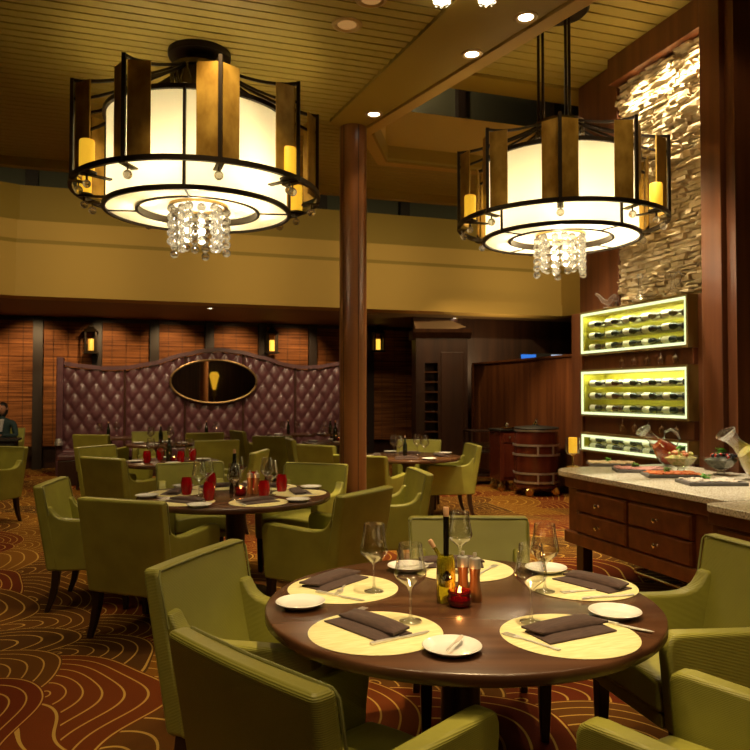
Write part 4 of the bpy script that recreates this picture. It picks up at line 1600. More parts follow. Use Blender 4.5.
# oval mirror
mp = S(ms, T_DIV, mz)
g = thing('oval_mirror', 'oval mirror in a thin bronze frame on the tufted divider', 'mirror', S(ms, T_DIV - 0.125, mz), RA)
bm = bmesh.new()
n = 64
v0 = [bm.verts.new((MA * cos(2 * PI * k / n), -0.01, MB * sin(2 * PI * k / n))) for k in range(n)]
v1 = [bm.verts.new((MA * cos(2 * PI * k / n), 0.03, MB * sin(2 * PI * k / n))) for k in range(n)]
bm.faces.new(v0)
bm.faces.new(v1[::-1])
for k in range(n):
    bm.faces.new((v0[k], v1[k], v1[(k + 1) % n], v0[(k + 1) % n]))
mesh_obj('mirror_glass', bm, M['mirror'], g, angle=30)
bm = bmesh.new()
tube(bm, [((MA + 0.02) * cos(2 * PI * k / n), -0.01, (MB + 0.02) * sin(2 * PI * k / n)) for k in range(n + 1)], 0.021, 8, cap=False)
mesh_obj('mirror_frame', bm, M['frame_bronze'], g)
# made-up gilded lamp behind the camera, added to put gold in the mirror
m3 = S(ms, T_DIV - 0.135, atY(214, 380, my).z)
v = (m3 - Vector((0, 0, H))).normalized()
nv = Vector((-SR, CR, 0))
v2 = v - 2 * v.dot(nv) * nv
hit = m3 + v2 * ((m3.dot(nv) + 1.6) / -v2.dot(nv))
lamp_g = thing('added_mirror_lamp', 'made-up gilded lamp behind the camera, added for its reflection in the oval mirror', 'lamp', (hit.x, hit.y, 0), 0)
zc_ = hit.z
mesh_obj('lamp_base', newlathe([(0, 0), (0.22, 0), (0.22, 0.03), (0.05, 0.06), (0.035, 0.12), (0.03, zc_ - 0.75), (0.10, zc_ - 0.6), (0.05, zc_ - 0.45), (0.04, zc_ - 0.2), (0, zc_ - 0.2)], 20), M['gold_leaf'], lamp_g)
mesh_obj('lamp_shade', newlathe([(0.06, zc_ - 0.40), (0.14, zc_ - 0.05), (0.20, zc_ + 0.18), (0.13, zc_ + 0.32), (0, zc_ + 0.33)], 20), M['candle'], lamp_g)
# banquette along the divider
g = thing('banquette_bench', 'dark leather banquette along the foot of the tufted divider', 'bench', S(0, T_DIV, 0), RA)
mesh_obj('seat_base', newbox(sA + 0.10, sB, -0.62, -0.12, 0.0, 0.34), M['darkwood'], g, bevel=0.01)
mesh_obj('seat_cushion', newbox(sA + 0.10, sB, -0.66, -0.16, 0.342, 0.50), M['tuft'], g, bevel=0.03, seg=3)
# bench end piece at the left
p = onz(72, 484, 0)
g = thing('bench_end', 'dark low bench with a pale top edge before the left end of the divider', 'bench', (p.x, p.y, 0), RA)
mesh_obj('bench_body', newbox(-0.20, 0.28, -0.25, 0.25, 0, 0.40), M['darkwood'], g, bevel=0.01)
mesh_obj('bench_cushion', newbox(-0.22, 0.30, -0.27, 0.27, 0.401, 0.50), M['tuft'], g, bevel=0.03, seg=3)
# small tables at the banquette
for px, lab, w in ((110, 'narrow table at the banquette below the left divider panel', 0.75), (208, 'narrow table at the banquette below the oval mirror', 0.7), (290, 'narrow dark table at the banquette left of the column', 0.75), (332, 'narrow table at the banquette beside the column', 0.6)):
    s, y = s_div(px, 13.4)
    g = thing('banquette_table', lab, 'table', S(s, 13.4, 0), RA, 'narrow banquette tables')
    mesh_obj('tabletop', newbox(-w / 2, w / 2, -0.33, 0.33, 0.71, 0.75), M['table'], g, bevel=0.006)
    mesh_obj('pedestal', newlathe([(0.24, 0), (0.24, 0.02), (0.04, 0.04), (0.04, 0.7095), (0, 0.7095)], 20), M['dark_leg'], g)
    for k, dx in enumerate((-0.16, 0.12)):
        q = S(s + dx, 13.3, TZ)
        put('glass', q.x, q.y, TZ, 0, ('left' if k == 0 else 'right') + ' wine glass on the ' + lab, 'banquette table glasses')
    q = S(s - 0.25, 13.2, TZ)
    put('plate', q.x, q.y, TZ, 0, 'white plate on the ' + lab, 'banquette table plates')
    q = S(s - 0.02, 13.45, TZ)
    wine_bottle(q.x, q.y, TZ, 'dark bottle on the ' + lab, 0.24, grp='banquette table bottles')


# ------------------------------------------------------------------ lanterns on the back wall
for px, py, lab in ((91, 342, 'dim candle lantern on the blinds above the left divider panel'), (272, 343, 'lit amber candle lantern on the blinds right of the oval mirror'), (378, 342, 'lit amber candle lantern just right of the column')):
    a = (px - 375) / F
    t = T_WALL - 0.24
    y = t / (CR - SR * a)
    c = atY(px, py, y)
    g = thing('wall_lantern', lab, 'lantern', (c.x, c.y, c.z - 0.2), RA, 'candle lanterns on the back wall')
    bm = bmesh.new()
    for sx in (-1, 1):
        for sy in (-1, 1):
            box(bm, sx * 0.10 - 0.015, sx * 0.10 + 0.015, sy * 0.10 - 0.015, sy * 0.10 + 0.015, 0.0, 0.40)
    box(bm, -0.14, 0.14, -0.12, 0.12, -0.03, 0.0)
    mesh_obj('lantern_frame', bm, M['iron'], g, smooth=False)
    bm = bmesh.new()
    lathe(bm, [(0.20, 0.40), (0.07, 0.50), (0.06, 0.53), (0, 0.535)], 4, a0=PI / 4, a1=PI / 4 + 2 * PI)
    tube(bm, [(0, 0, 0.53), (0, 0, 0.62), (0, 0.22, 0.64)], 0.012, 6)
    mesh_obj('lantern_roof', bm, M['iron'], g, smooth=False)
    mesh_obj('candle', newlathe([(0, 0.03), (0.055, 0.03), (0.055, 0.26), (0, 0.26)], 18), M['lantern_dim' if px < 200 else 'lantern_glass'], g)

# ------------------------------------------------------------------ wine cabinet and dark service corner
yc = 13.2
x0, x1 = (412 - 375) / F * yc, (470 - 375) / F * yc
g = thing('wine_cabinet', 'tall dark wooden wine cabinet with open shelves, behind the right table', 'cabinet', ((x0 + x1) / 2, yc + 0.35, 0), radians(4))
w = (x1 - x0) / 2 - 0.05
ztop = atY(440, 338, yc).z
sl0, sl1 = -w + 0.16, -w + 0.40
bm = bmesh.new()
box(bm, -w, sl0, -0.3, 0.3, 0, ztop)
box(bm, sl1, w, -0.3, 0.3, 0, ztop)
box(bm, sl0, sl1, 0.1, 0.3, 0, ztop)
box(bm, sl0, sl1, -0.3, 0.1, 2.05, ztop)
mesh_obj('cabinet_body', bm, M['darkwood'], g, smooth=False)
bm = bmesh.new()
prism(bm, [(-0.30, ztop), (-0.40, ztop + 0.10), (-0.42, ztop + 0.16), (0.3, ztop + 0.16), (0.3, ztop)], 'x', -w - 0.06, w + 0.06)
mesh_obj('cornice', bm, M['darkwood'], g, smooth=False)
for k in range(8):
    mesh_obj('shelf', newbox(sl0 + 0.001, sl1 - 0.001, -0.29, 0.099, 0.62 + k * 0.18, 0.635 + k * 0.18), M['cab'], g, smooth=False)
mesh_obj('door_panel', newbox(sl1 + 0.05, w - 0.08, -0.325, -0.3, 0.2, ztop - 0.25), M['darkwood'], g, bevel=0.012)
g = thing('angled_valance', 'pale slanted panel above the wine cabinet', 'panel', (atY(444, 331, yc + 0.7).x, yc + 0.9, atY(444, 331, yc + .7).z), radians(8))
bm = bmesh.new()
prism(bm, [(-0.58, 0.20), (0.15, 0.22), (0.45, 0.10), (-0.50, -0.10)], 'y', -0.03, 0.03)
mesh_obj('panel_board', bm, M['lowceil'], g, smooth=False)

# wall clock-like screens above the half wall
q = atY(541, 351, 13.6)
g = thing('counter_screen', 'blue lit monitor glowing above the half-height panelled wall', 'monitor', (q.x, q.y, 1.72), radians(10))
mesh_obj('casing', newbox(-0.40, 0.48, 0.0, 0.06, 0.28, 0.52), M['black'], g, bevel=0.006)
mesh_obj('blue_screen', newbox(-0.39, -0.10, -0.004, -0.001, 0.36, 0.50), M['screen'], g, smooth=False)
mesh_obj('pale_screen', newbox(0.20, 0.44, -0.004, -0.001, 0.39, 0.50), M['screen_white'], g, smooth=False)
mesh_obj('screen_stand', newbox(-0.06, 0.06, 0.01, 0.05, -1.72, 0.28), M['black'], g, smooth=False)

# ------------------------------------------------------------------ trolleys before the half wall
def caster(bm_, x, y, r=0.06):
    bm = bmesh.new()
    m_ = Matrix.Translation((x, y, r)) @ Matrix.Rotation(PI / 2, 4, 'X')
    lathe(bm, [(0, -0.018), (r * 0.85, -0.018), (r, -0.010), (r, 0.010), (r * 0.85, 0.018), (0, 0.018)], 18, mtx=m_)
    w_ = mesh_obj('wheel', bm, M['brass'], bm_)
    bm = bmesh.new()
    box(bm, x - 0.02, x + 0.02, y - 0.032, y - 0.022, r, r + 0.09)
    box(bm, x - 0.02, x + 0.02, y + 0.022, y + 0.032, r, r + 0.09)
    box(bm, x - 0.02, x + 0.02, y - 0.032, y + 0.032, r + 0.085, r + 0.10)
    mesh_obj('wheel_fork', bm, M['chrome'], w_, smooth=False)


q = onz(541, 497, 0)
g = thing('barrel_trolley', 'oxblood wooden barrel trolley with brass bands and a domed lid knob', 'trolley', (q.x, q.y + 0.30, 0), RA * 0.6)
mesh_obj('barrel', newlathe([(0, 0.16), (0.31, 0.16), (0.325, 0.30), (0.335, 0.58), (0.325, 0.86), (0.31, 0.97), (0, 0.97)], 40), M['trolley_wood'], g, angle=50)
for z, r_ in ((0.20, 0.322), (0.33, 0.334), (0.60, 0.342), (0.74, 0.339), (0.955, 0.322)):
    mesh_obj('brass_band', ringband(r_, 0.012, 0.028, z, 40), M['steel'], g)
mesh_obj('lid', newlathe([(0, 0.972), (0.33, 0.972), (0.335, 0.985), (0.32, 1.0), (0.10, 1.02), (0, 1.022)], 40), M['black'], g)
mesh_obj('lid_knob', newlathe([(0.05, 1.022), (0.055, 1.03), (0.045, 1.06), (0.02, 1.075), (0.014, 1.09), (0.022, 1.105), (0.015, 1.12), (0, 1.124)], 18), M['chrome'], g)
for a in (-1.9, -1.2, 2.2):
    bm = bmesh.new()
    box(bm, 0.336, 0.352, -0.012, 0.012, 0.18, 0.345, 0, Matrix.Rotation(a, 4, 'Z'))
    box(bm, 0.336, 0.352, -0.012, 0.012, 0.585, 0.755, 0, Matrix.Rotation(a, 4, 'Z'))
    mesh_obj('brass_strap', bm, M['steel'], g, smooth=False)
mesh_obj('trolley_deck', newlathe([(0, 0.125), (0.34, 0.125), (0.34, 0.155), (0, 0.155)], 32), M['trolley_wood'], g, angle=40)
for x, y in ((-0.2, -0.22), (0.2, -0.22), (-0.2, 0.22), (0.2, 0.22)):
    caster(g, x, y)
q2 = onz(511, 490, 0)
g = thing('cabinet_trolley', 'oxblood square cabinet trolley standing left of the barrel trolley', 'trolley', (q.x - 0.40, q.y + 0.80, 0), RA * 0.6)
mesh_obj('trolley_body', newbox(-0.145, 0.145, -0.24, 0.24, 0.17, 0.92), M['trolley_wood'], g, bevel=0.01)
mesh_obj('door_face', newbox(-0.10, 0.12, -0.255, -0.241, 0.22, 0.72), M['trolley_wood'], g, bevel=0.008)
mesh_obj('drawer_face', newbox(-0.10, 0.12, -0.255, -0.241, 0.75, 0.89), M['trolley_wood'], g, bevel=0.008)
for z in (0.56, 0.83):
    bm = bmesh.new()
    sphere(bm, (0.06 if z < .7 else 0, -0.27, z), 0.018, 10, 8)
    mesh_obj('knob', bm, M['chrome'], g)
mesh_obj('trolley_top', newbox(-0.16, 0.16, -0.26, 0.26, 0.921, 0.95), M['black'], g, bevel=0.008)
bm = bmesh.new()
tube(bm, [(-0.13, -0.26, 0.97), (0.15, -0.26, 0.97)], 0.012, 8)
sphere(bm, (0.0, -0.15, 1.02), 0.035, 12, 8)
lathe(bm, [(0.02, 0.95), (0.012, 1.0)], 10, 0, -0.15)
mesh_obj('top_rail', bm, M['chrome'], g)
for x, y in ((-0.1, -0.18), (0.1, -0.18), (-0.1, 0.18), (0.1, 0.18)):
    caster(g, x, y)
q3 = onz(487, 486, 0)
g = thing('glass_trolley', 'dark open trolley carrying rows of small glasses, left of the barrel trolley', 'trolley', (q3.x, q3.y + 0.35, 0), RA * 0.5)
wg = 0.27
for sx in (-1, 1):
    for sy in (-1, 1):
        mesh_obj('corner_post', newbox(sx * wg - 0.015, sx * wg + 0.015, sy * 0.22 - 0.015, sy * 0.22 + 0.015, 0.12, 0.86), M['dark_leg'], g, smooth=False)
        caster(g, sx * wg, sy * 0.22, 0.055)
for z in (0.14, 0.52, 0.865):
    mesh_obj('shelf', newbox(-wg - 0.02, wg + 0.02, -0.24, 0.24, z, z + 0.025), M['dark_leg'], g, smooth=False)
base = g.location.copy()
rzg = RA * 0.5
for i in range(7):
    for j in range(2):
        lx, ly = -0.21 + i * 0.07, -0.12 + j * 0.14
        p = Vector((base.x + lx * cos(rzg) - ly * sin(rzg), base.y + lx * sin(rzg) + ly * cos(rzg)))
        o = mesh_obj('small_glass', newlathe([(0, 0.002), (0.022, 0), (0.006, 0.008), (0.005, 0.05), (0.016, 0.065), (0.022, 0.09), (0.019, 0.14)], 12), M['crystal'], loc=(p.x, p.y, 0.546))
        tag(o, f'{ORD[i]} small glass from the left in the {"front" if j == 0 else "rear"} row on the glass trolley', 'glass', 'small glasses on the trolley')

# ------------------------------------------------------------------ buffet
ZK = 0.87


def cpx(px, py, z):
    return ST(onz(px, py, z))


fa = cpx(566, 472.5, ZK)
fb = cpx(705, 493.5, ZK)
fc = cpx(705.5, 502, ZK)
TD0 = ST(Vector((*s_at(575, (cpx(566, 472.5, ZK)[0] + fb[0]) / 2), 0)))[1]
TD1 = ST(Vector((*s_at(693, (cpx(566, 472.5, ZK)[0] + fb[0]) / 2), 0)))[1]
SF = (fa[0] + fb[0]) / 2
TL = ST(Vector((*s_at(562, SF), 0)))[1]
TB = fc[1]
SB = S_RACK - 0.01
g = thing('buffet_counter', 'cherry wood buffet counter with four drawers under speckled granite', 'buffet', S(SF, (TL + TB) / 2, 0), RA)
ln = (TL - TB)
ox, oy = SF, (TL + TB) / 2
# rounded far corner of the slab
bm = bmesh.new()
pts = [(-0.03, -ln / 2), (-0.03, ln / 2 - 0.05)]
for k in range(1, 9):
    a = PI - k * (PI / 2) / 8
    pts.append((-0.03 + 0.25 + 0.25 * cos(a), ln / 2 - 0.05 + 0.25 * sin(a)))
pts += [(SB - SF, ln / 2 + 0.20), (SB - SF, -ln / 2)]
prism(bm, pts[::-1], 'z', ZK - 0.045, ZK)
mesh_obj('granite_top', bm, M['granite'], g, bevel=0.008)
ZCB = 0.33
mesh_obj('carcass', newbox(0.03, SB - SF - 0.01, -ln / 2 + 0.001, ln / 2 - 0.04, ZCB, ZK - 0.047), M['cab'], g, bevel=0.006)
mesh_obj('bottom_moulding', newbox(-0.005, 0.06, -ln / 2 + 0.001, ln / 2 - 0.02, ZCB - 0.03, ZCB + 0.07), M['cab'], g, bevel=0.012)
mesh_obj('frieze', newbox(0.0, 0.05, -ln / 2 + 0.001, ln / 2 - 0.03, ZK - 0.125, ZK - 0.048), M['cab'], g, bevel=0.008)
dl = TD0 - TD1
yd = TD0 - (TL + TB) / 2
for c in range(2):
    for r_ in range(2):
        y1 = yd - c * (dl / 2)
        y0 = y1 - dl / 2 + 0.03
        z0 = ZCB + 0.075 + (1 - r_) * 0.165
        bm = bmesh.new()
        x_ = 0.004
        yc_, zc_ = (y0 + y1) / 2, z0 + 0.079
        v = [bm.verts.new((x_ + 0.002, a, b)) for a, b in ((y0, z0), (y1, z0), (y1, z0 + 0.158), (y0, z0 + 0.158))]
        v2 = [bm.verts.new((x_ - 0.010, a, b)) for a, b in ((y0 + .012, z0 + .012), (y1 - .012, z0 + .012), (y1 - .012, z0 + 0.146), (y0 + .012, z0 + 0.146))]
        c_ = bm.verts.new((x_ - 0.013, yc_, zc_))
        vb = [bm.verts.new((0.03, a, b)) for a, b in ((y0, z0), (y1, z0), (y1, z0 + 0.158), (y0, z0 + 0.158))]
        for i in range(4):
            j = (i + 1) % 4
            bm.faces.new((v[i], v[j], v2[j], v2[i]))
            bm.faces.new((v2[i], v2[j], c_))
            bm.faces.new((vb[i], vb[j], v[j], v[i]))
        d_ = mesh_obj('drawer', bm, M['cab'], g, smooth=False)
        mt = Matrix.Translation((x_ - 0.013, yc_, zc_)) @ Matrix.Rotation(-PI / 2, 4, 'Y')
        kn = mesh_obj('knob', newlathe([(0.012, 0), (0.007, 0.006), (0.006, 0.016), (0.015, 0.024), (0.016, 0.031), (0.009, 0.037), (0, 0.038)], 16, mtx=mt), M['chrome'], d_)
for y_ in (ln / 2 - 0.16, -ln / 2 + 0.15):
    for x_ in (0.05, SB - SF - 0.12):
        mesh_obj('leg', newbox(x_, x_ + 0.09, y_ - 0.045, y_ + 0.045, 0.0, ZCB), M['darkwood'], g, bevel=0.005)
bm = bmesh.new()
tube(bm, [(3.9 - SF, -ln / 2, 0.03), (3.9 - SF, ln / 2 - 0.15, 0.03), (3.94 - SF, ln / 2 - 0.08, 0.03), (4.1 - SF, ln / 2 - 0.05, 0.03)], 0.014, 8)
mesh_obj('brass_foot_rail', bm, M['brass'], g)
# second counter, nearer and standing forward
SF2 = fc[0]
g = thing('buffet_counter', 'second granite topped buffet unit at the right edge, standing forward of the drawers', 'buffet', S(SF2, TB, 0), RA)
bm = bmesh.new()
pts = [(-0.03, -1.25), (-0.03, -0.06), (-0.01, -0.02), (0.03, -0.002), (SB - SF2, -0.002), (SB - SF2, -1.25)]
prism(bm, pts, 'z', ZK - 0.05, ZK - 0.004)
mesh_obj('granite_top', bm, M['granite'], g, bevel=0.008)
mesh_obj('carcass', newbox(0.03, SB - SF2 - 0.01, -1.24, -0.012, 0.12, ZK - 0.052), M['cab'], g, bevel=0.006)
mesh_obj('frieze', newbox(0.0, 0.05, -1.24, -0.014, ZK - 0.12, ZK - 0.053), M['cab'], g, bevel=0.008)
mesh_obj('door', newbox(0.012, 0.029, -0.62, -0.08, 0.18, ZK - 0.14), M['cab'], g, bevel=0.006)
mesh_obj('plinth', newbox(0.08, SB - SF2 - 0.01, -1.24, -0.03, 0, 0.119), M['darkwood'], g, smooth=False)


# ------------------------------------------------------------------ food on the buffet
def onk(px, py):
    return onz(px, py, ZK)


trays = [((612, 465.5), 'first slate tray from the far end, of chopped pale salad', (0.62, 0.40, 0.18), (0.75, 0.62, 0.40), 220),
         ((640, 471.5), 'second slate tray from the far end, of pink sliced ham', (0.50, 0.16, 0.14), (0.62, 0.34, 0.30), 160),
         ((672, 476.5), 'third slate tray from the far end, of orange sliced salmon', (0.66, 0.24, 0.03), (0.70, 0.10, 0.03), 160),
         ((711, 484.0), 'slate tray of pale cheese, nearest of the four on the buffet', (0.52, 0.45, 0.36), (0.60, 0.52, 0.42), 120)]
rf = random.Random(11)
for i, (c, lab, c1, c2, nn) in enumerate(trays):
    p = onk(*c)
    g = thing('serving_tray', lab, 'tray', (p.x, p.y, ZK + 0.001), RA + radians(90), 'slate trays on the buffet')
    L_, W_ = 0.20, 0.115
    bm = bmesh.new()
    prism(bm, [(-W_ * 1.1, -L_), (W_ * 1.1, -L_), (W_ * 1.1, L_), (-W_ * 1.1, L_)], 'z', 0.0, 0.022)
    mesh_obj('slate_board', bm, M['slate'], g, bevel=0.004)
    g.rotation_euler = (0, 0, RA + radians([62, 62, 66, 72][i]))
    m_ = noise_col(pbsdf('food_' + ['salad', 'ham', 'salmon', 'cheese'][i], c1, 0.5), c1, c2, 60)
    bm = bmesh.new()
    for k in range(nn):
        x_, y_ = rf.uniform(-W_, W_) * 0.92, rf.uniform(-L_, L_) * 0.88
        a = rf.uniform(0, PI)
        mt = Matrix.Translation((x_, y_, 0.023 + rf.uniform(0, 0.006))) @ Matrix.Rotation(a, 4, 'Z') @ Matrix.Rotation(rf.uniform(-.2, .2), 4, 'X')
        sz = rf.uniform(0.012, 0.024)
        lathe(bm, [(0, 0), (sz, 0.0), (sz * 1.05, 0.003), (sz * .9, 0.006), (0, 0.007)], 7, mtx=mt)
    mesh_obj('sliced_food', bm, m_, g)
    bm = bmesh.new()
    for k in range(46):
        a = rf.uniform(0, 2 * PI)
        rr = rf.uniform(0, 0.032)
        mt = Matrix.Translation((rr * cos(a) + 0.02, rr * sin(a) + 0.03, 0.034 + rf.uniform(0, 0.030))) @ Matrix.Rotation(rf.uniform(0, 6), 4, 'Z') @ Matrix.Rotation(rf.uniform(-1, 1), 4, 'X')
        vs = [bm.verts.new(mt @ Vector(q)) for q in ((-.011, 0, 0), (0, -.007, .003), (.012, 0, 0), (0, .007, .003))]
        bm.faces.new(vs)
    mesh_obj('parsley_garnish', bm, M['leaf'], g)


def square_bowl(px, py, lab, fill, specks):
    p = onk(px, py)
    g = thing('footed_glass_bowl', lab, 'bowl', (p.x, p.y, ZK + 0.001), RA + radians(20), 'footed glass bowls on the buffet')
    bm = bmesh.new()
    k4 = dict(n=4, a0=PI / 4, a1=PI / 4 + 2 * PI)
    lathe(bm, [(0.055, 0), (0.06, 0.006), (0.03, 0.012), (0.025, 0.035), (0.05, 0.045)], 24)
    mesh_obj('foot', bm, M['wine_glass'], g)
    bm = bmesh.new()
    lathe(bm, [(0.05, 0.045), (0.085, 0.06), (0.15, 0.135), (0.153, 0.137), (0.148, 0.136)], **k4)
    mesh_obj('bowl', bm, M['pane'], g, smooth=False)
    bm = bmesh.new()
    lathe(bm, [(0, 0.050), (0.045, 0.050), (0.08, 0.064), (0.125, 0.115), (0.07, 0.135), (0, 0.145)], **k4)
    mesh_obj('filling', bm, fill, g, smooth=False)
    r = random.Random(px)
    for nm, mat_, n_ in specks:
        bm = bmesh.new()
        for k in range(n_):
            x_, y_ = r.uniform(-.085, .085), r.uniform(-.085, .085)
            sphere(bm, (x_, y_, 0.138 + 0.02 * (1 - (abs(x_) + abs(y_)) / .17) + r.uniform(0, 0.006)), r.uniform(0.010, 0.017), 8, 6)
        mesh_obj(nm, bm, mat_, g)
    bm = bmesh.new()
    for k in range(30):
        mt = Matrix.Translation((r.uniform(-.02, .04), r.uniform(-.02, .03), 0.16 + r.uniform(0, 0.05))) @ Matrix.Rotation(r.uniform(0, 6), 4, 'Z') @ Matrix.Rotation(r.uniform(-1, 1), 4, 'X')
        vs = [bm.verts.new(mt @ Vector(q)) for q in ((-.018, 0, 0), (0, -.011, .004), (.020, 0, 0), (0, .011, .004))]
        bm.faces.new(vs)
    mesh_obj('leaf_garnish', bm, M['leaf'], g)


fill1 = noise_col(pbsdf('mixed_salad', (0.5, 0.45, 0.12), 0.5), (0.30, 0.36, 0.06), (0.62, 0.50, 0.2), 40)
fill2 = noise_col(pbsdf('dark_olives', (0.03, 0.03, 0.03), 0.3), (0.015, 0.015, 0.02), (0.12, 0.13, 0.10), 45)
red_f = pbsdf('red_berry', (0.55, 0.03, 0.02), 0.3)
pink_f = pbsdf('pale_tomato', (0.66, 0.25, 0.12), 0.4)
dark_f = pbsdf('black_olive', (0.012, 0.012, 0.016), 0.25)
square_bowl(681, 472.5, 'flared glass bowl of mixed salad on a foot, right of the red jug', fill1, (('cherry_tomatoes', pink_f, 22), ('salad_bits', fill1, 14)))
square_bowl(721, 475, 'flared glass bowl of dark olives and red berries on a foot', fill2, (('dark_berries', dark_f, 22), ('red_berries', red_f, 9)))


def jug(px, py, lab, fill, tilt, sc=1.0):
    """a carafe lying back on its heel with a long open spout"""
    p = onk(px, py)
    g = thing('slanted_jug', lab, 'jug', (p.x, p.y, ZK + 0.001), 0, 'slanted glass jugs on the buffet')
    mt = Matrix.Translation((0, 0, 0.095 * sc)) @ Matrix.Rotation(tilt, 4, 'Y') @ Matrix.Scale(sc, 4)
    prof = [(0, -0.09), (0.055, -0.085), (0.085, -0.055), (0.09, -0.01), (0.075, 0.05), (0.048, 0.11), (0.036, 0.16), (0.040, 0.20), (0.046, 0.225)]
    bm = newlathe(prof, 24, mtx=mt)
    g.location.z += max(0.0, -min(v.co.z for v in bm.verts)) + 0.0005
    mesh_obj('jug_body', bm, M['wine_glass'], g, angle=70)
    bm = newlathe([(0, -0.086), (0.052, -0.081), (0.081, -0.053), (0.086, -0.01), (0.071, 0.05), (0.050, 0.098), (0.0, 0.098)], 24, mtx=mt)
    mesh_obj('drink', bm, fill, g, angle=50)
    bm = bmesh.new()
    hp = [mt @ Vector(q) for q in ((0.06, 0, 0.09), (0.105, 0, 0.12), (0.15, 0, 0.10), (0.165, 0, 0.05), (0.145, 0, 0.0), (0.09, 0, -0.02))]
    tube(bm, hp, 0.010 * sc, 8)
    mesh_obj('handle', bm, M['crystal'], g)
    bm = bmesh.new()
    lp = [(0.046, 0.225), (0.060, 0.262), (0.062, 0.266), (0.056, 0.262), (0.044, 0.225)]
    lathe(bm, lp, 20, mtx=mt)
    for v in bm.verts:
        q = mt.inverted() @ v.co
        if q.z > 0.23 and q.x > 0.0:
            q.z -= 0.02 * q.x / 0.06
            v.co = mt @ q
    mesh_obj('spout_lip', bm, M['crystal'], g)


redj = noise_col(pbsdf('red_punch', (0.62, 0.05, 0.015), 0.15, coat=0.5), (0.50, 0.025, 0.008), (0.78, 0.13, 0.02), 22)
yelj = noise_col(pbsdf('yellow_dressing', (0.58, 0.44, 0.04), 0.2, coat=0.5), (0.46, 0.36, 0.03), (0.66, 0.54, 0.10), 70)
jug(667, 465.5, 'slanted glass jug of red dressing by the salad bowl', redj, radians(-46), 1.12)
jug(757, 479.5, 'slanted glass jug of yellow grainy dressing at the right edge', yelj, radians(-46), 1.22)
p = onk(726, 470)
g = thing('oil_bottle', 'slim glass oil bottle with a metal pourer at the back of the buffet', 'bottle', (p.x, p.y, ZK + 0.001), 0)
mesh_obj('bottle_body', newlathe([(0, 0), (0.030, 0), (0.032, 0.005), (0.032, 0.15), (0.028, 0.19), (0.013, 0.225), (0.0115, 0.27), (0, 0.27)], 20), M['oil'], g)
mesh_obj('pourer', newlathe([(0.0135, 0.27), (0.0135, 0.29), (0.006, 0.295), (0.004, 0.335), (0, 0.336)], 12), M['steel'], g)
p = onk(573, 467)
g = thing('hurricane_lamp', 'stemmed glass lamp with an amber candle at the far end of the buffet', 'lamp', (p.x, p.y, ZK + 0.001), 0)
mesh_obj('lamp_foot', newlathe([(0, 0), (0.05, 0), (0.052, 0.005), (0.012, 0.015), (0.008, 0.03), (0.008, 0.09), (0.02, 0.10), (0, 0.10)], 20), M['brass'], g)
mesh_obj('glass_cup', newlathe([(0.02, 0.10), (0.055, 0.115), (0.062, 0.15), (0.060, 0.19), (0.058, 0.25)], 24), M['wine_glass'], g)
mesh_obj('lamp_candle', newlathe([(0, 0.118), (0.036, 0.118), (0.036, 0.245), (0.033, 0.25), (0, 0.25)], 18), M['candle'], g)

# ------------------------------------------------------------------ lit wine racks
def rack_bottle():
    g = thing('wine_bottle', 'wine bottle', 'bottle')
    mt = Matrix.Rotation(PI / 2, 4, 'X') @ Matrix.Rotation(0.6, 4, 'Z')
    mesh_obj('glass_body', newlathe([(0, -0.15), (0.033, -0.15), (0.0355, -0.145), (0.0355, 0.02), (0.030, 0.045), (0.0145, 0.072), (0.0135, 0.105), (0, 0.105)], 18, mtx=mt), M['bottle_green'], g)
    mesh_obj('paper_label', newlathe([(0.0361, -0.120), (0.0363, -0.120), (0.0363, -0.015), (0.0361, -0.015)], 18, mtx=mt), M['bottle_label'], g)
    mesh_obj('neck_foil', newlathe([(0.0142, 0.080), (0.0155, 0.082), (0.0150, 0.142), (0.0165, 0.144), (0.0165, 0.15), (0, 0.151)], 16, mtx=mt), M['foil'], g)
    return g


